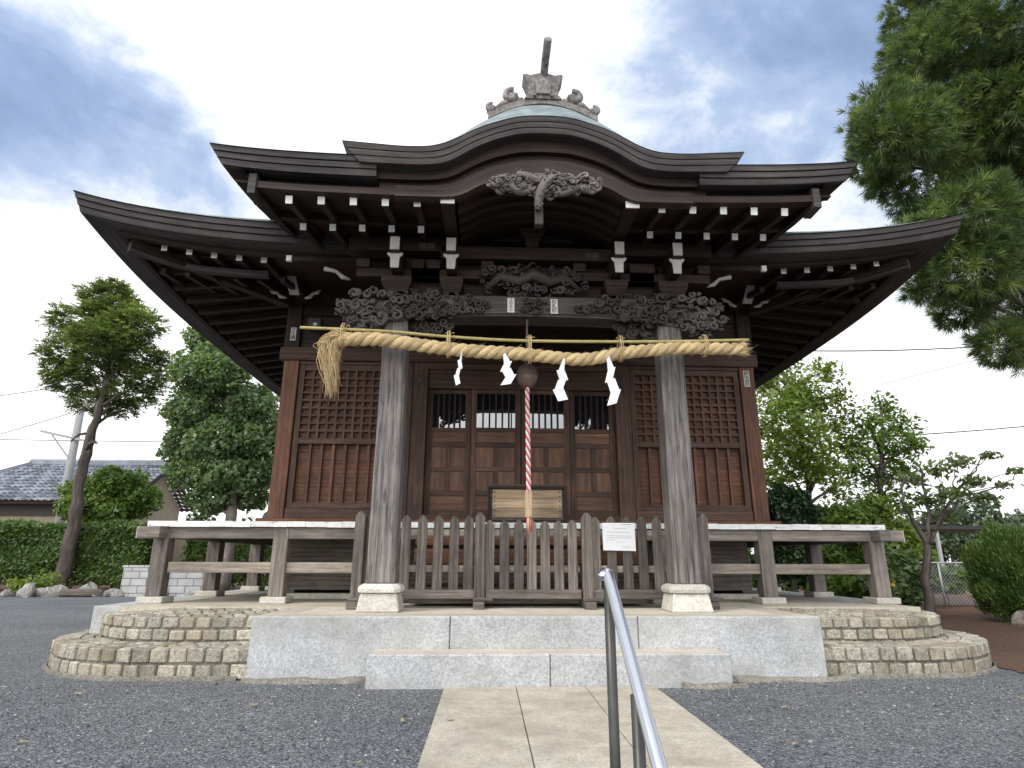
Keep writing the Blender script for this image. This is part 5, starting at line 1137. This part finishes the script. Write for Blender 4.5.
lg = MB(); lg.tube([(-11.7,17.5,.10),(-11.2,17.52,.11),(-10.6,17.5,.10)], [.10,.11,.10], 10); solo(lg, 'log', 'bark2', 'short weathered log lying among the edging rocks next to the block wall', 'log')
mb = thing('low_shrub', (-12.9,18.6,0), 'small yellow green shrub at the foot of the conifer', 'shrub'); s_ = MB(); limb(s_, [(-12.9,18.6,0),(-12.9,18.6,.2),(-12.9,18.6,.4)],.03,.01,5); part(s_,'stem','bark',mb)
crown(mb, [(-12.9,18.6,.35,.45,.35,.3),(-13.5,18.5,.25,.3,.3,.22)], 700, .12, .06, 'lf_maple', 91, shell=.2)
# unidentified dark rounded object, given a jar shape, at the end of the side veranda
ur = thing('rounded_object', (-3.72,9.4,1.371), 'dark grey rounded object on the side veranda, half hidden by the wall corner', 'rounded_object')
s_ = MB(); s_.lathe([(0,0),(.10,0),(.17,.06),(.20,.16),(.17,.25),(.10,.30),(.08,.32),(.10,.34)], (-3.60,9.4,1.371), 20); part(s_, 'rounded_object_body', 'iron', ur)
# ------------------------------------------------------------------ right background
cf = thing('wire_fence', (10.5,14,0), 'galvanised chain link fence behind the slender tree', 'fence')
for x in (8.0,9.75,11.5,13.25,15.0):
    s_ = MB(); s_.tube([(x,14.0,0),(x,14.0,.95)], .022, 8); part(s_, 'fence_post', 'meshwire', cf)
s_ = MB(); s_.tube([(8.0,14,.95),(15.0,14,.95)], .018, 6); part(s_, 'top_rail', 'meshwire', cf)
s_ = MB(); n = 92
for i in range(-12,n):
    x = 8.0+i*.076
    for sg in (1,-1):
        a = (x,14.0,.04) if sg > 0 else (x+.9,14.0,.04); b = (x+.9,14.0,.94) if sg > 0 else (x,14.0,.94)
        t0 = max(0,(8.0-min(a[0],b[0]))/.9); t1 = min(1,(15.0-min(a[0],b[0]))/.9)
        if t1 <= t0: continue
        A, B = Vector(a), Vector(b)
        if sg < 0: A, B = B, A
        s_.tube([A.lerp(B,t0),A.lerp(B,t1)], .004, 3, False)
part(s_, 'mesh', 'meshwire', cf)
sl_ = MB(); sl_.hexa([(9.45,15.2,0),(9.95,15.2,0),(9.95,15.35,0),(9.45,15.35,0),(9.35,15.6,1.0),(9.75,15.6,1.0),(9.75,15.75,1.0),(9.35,15.75,1.0)]); solo(sl_, 'stone_slab', 'granwarm', 'pale leaning stone slab behind the chain link fence', 'slab')
sh = thing('carport', (15.5,23,0), 'open shelter with a thin dark flat roof beyond the wire fence', 'shelter')
s_ = MB(); s_.box(12.4,19.5,22,24.5,2.12,2.24); part(s_, 'roof', 'iron', sh)
for x in (12.7,15.8,19.2):
    for y in (22.1,24.4): s_ = MB(); s_.box(x-.05,x+.05,y-.05,y+.05,0,2.12); part(s_, 'post', 'meshwire', sh)
yf = thing('yellow_flower', (4.32,7.15,.5), 'bunch of small yellow flowers against the veranda corner post', 'flowers')
crown(yf, [(4.27,7.27,.72,.025,.04,.11)], 36, .028, .024, 'yellow', 95, name='petals', shell=.1)
s_ = MB()
for i in range(6): s_.tube([(4.26+rng.uniform(-.02,.02),7.27,.5),(4.27+rng.uniform(-.03,.03),7.27,.85)], .003, 4)
part(s_, 'stem', 'lf_hedge', yf)
# loose stones lying on the gravel near the viewer
rg = np.random.default_rng(77); n = 15000; X_ = rg.uniform(-4.6,4.6,n); Y_ = 2.9+2.7*rg.random(n)**.8
ok = ~((X_>-.80)&(X_<.91)) & ~((X_>-1.42)&(X_<1.48)&(Y_>5.15)) & ~((np.abs(X_)>2.4)&(Y_>5.45-.0*X_)) & ~((X_>3.9)&(Y_>4.9)) & (Y_<5.48)
X_, Y_ = X_[ok], Y_[ok]; n = len(X_); sz = rg.uniform(.0035,.0095,n); sz[rg.random(n)<.04] *= 1.7
base = np.array([[1,0,0],[0,1,0],[-1,0,0],[0,-1,0],[0,0,.75],[.2,.1,-.3]]); ang = rg.uniform(0,6.28,n); sc_ = sz[:,None,None]*rg.uniform(.6,1.3,(n,1,3))
V = base[None]*sc_*(1+rg.normal(0,.18,(n,6,3))); ca, sa = np.cos(ang)[:,None], np.sin(ang)[:,None]
V = np.stack([V[:,:,0]*ca-V[:,:,1]*sa+X_[:,None], V[:,:,0]*sa+V[:,:,1]*ca+Y_[:,None], V[:,:,2]+.003], 2)
T_ = np.array([[0,1,4],[1,2,4],[2,3,4],[3,0,4]]); Fi = (np.arange(n)[:,None,None]*6+T_[None]).reshape(-1)
me = bpy.data.meshes.new('gravel'); me.vertices.add(n*6); me.vertices.foreach_set('co', V.ravel()); me.loops.add(len(Fi)); me.loops.foreach_set('vertex_index', Fi)
me.polygons.add(n*4); me.polygons.foreach_set('loop_start', np.arange(0,n*12,3)); me.polygons.foreach_set('loop_total', np.full(n*4,3))
at = me.attributes.new('rnd','FLOAT','FACE'); at.data.foreach_set('value', np.repeat(rg.random(n),4)); k = NT('loose_stone'); me.materials.append(k.done(k.ramp(k.rnd(), ((0,(.05,.052,.058)),(.5,(.16,.165,.172)),(.9,(.24,.245,.25)),(1,(.46,.46,.44)))), .85, .3)); me.update(calc_edges=True)
o = bpy.data.objects.new('gravel', me); COL.objects.link(o); tag(o, 'loose grey gravel stones scattered in front of the platform', 'gravel', kind='stuff')
# fallen leaves and twigs on the gravel
q = random.Random(12)
for i, (x, y) in enumerate([(-2.9,3.75),(-1.05,3.35),(-.95,4.15),(-.66,4.15),(1.9,4.3),(2.35,4.9),(1.55,4.45),(2.9,3.9),(-2.0,4.6),(-3.4,5.0),(1.2,3.6),(3.4,4.7)]):
    s_ = MB(); a = q.uniform(0,6.28); L_ = q.uniform(.014,.034); ca, sa = math.cos(a), math.sin(a); pts = [(-1,0,.012),(-.3,.4,.016),(.5,.35,.014),(1,0,.022),(.5,-.35,.012),(-.3,-.4,.015)]
    z0 = .008; s_.v = [(x+L_*(p[0]*ca-p[1]*sa), y+L_*(p[0]*sa+p[1]*ca), z0+p[2]) for p in pts] + [(x+L_*(p[0]*ca-p[1]*sa), y+L_*(p[0]*sa+p[1]*ca), z0+p[2]-.002) for p in pts]
    s_.face([0,5,4,3,2,1][::-1], [(0,0)]*6, q.random()); s_.face([6,11,10,9,8,7], [(0,0)]*6, .5)
    for j in range(6): k2 = (j+1)%6; s_.face([j,k2,6+k2,6+j][::-1], [(0,0)]*4, .5)
    solo(s_, 'fallen_leaf', 'drycol', 'dry pale fallen leaf lying on the grey gravel', 'leaf', 'fallen leaves on the gravel')
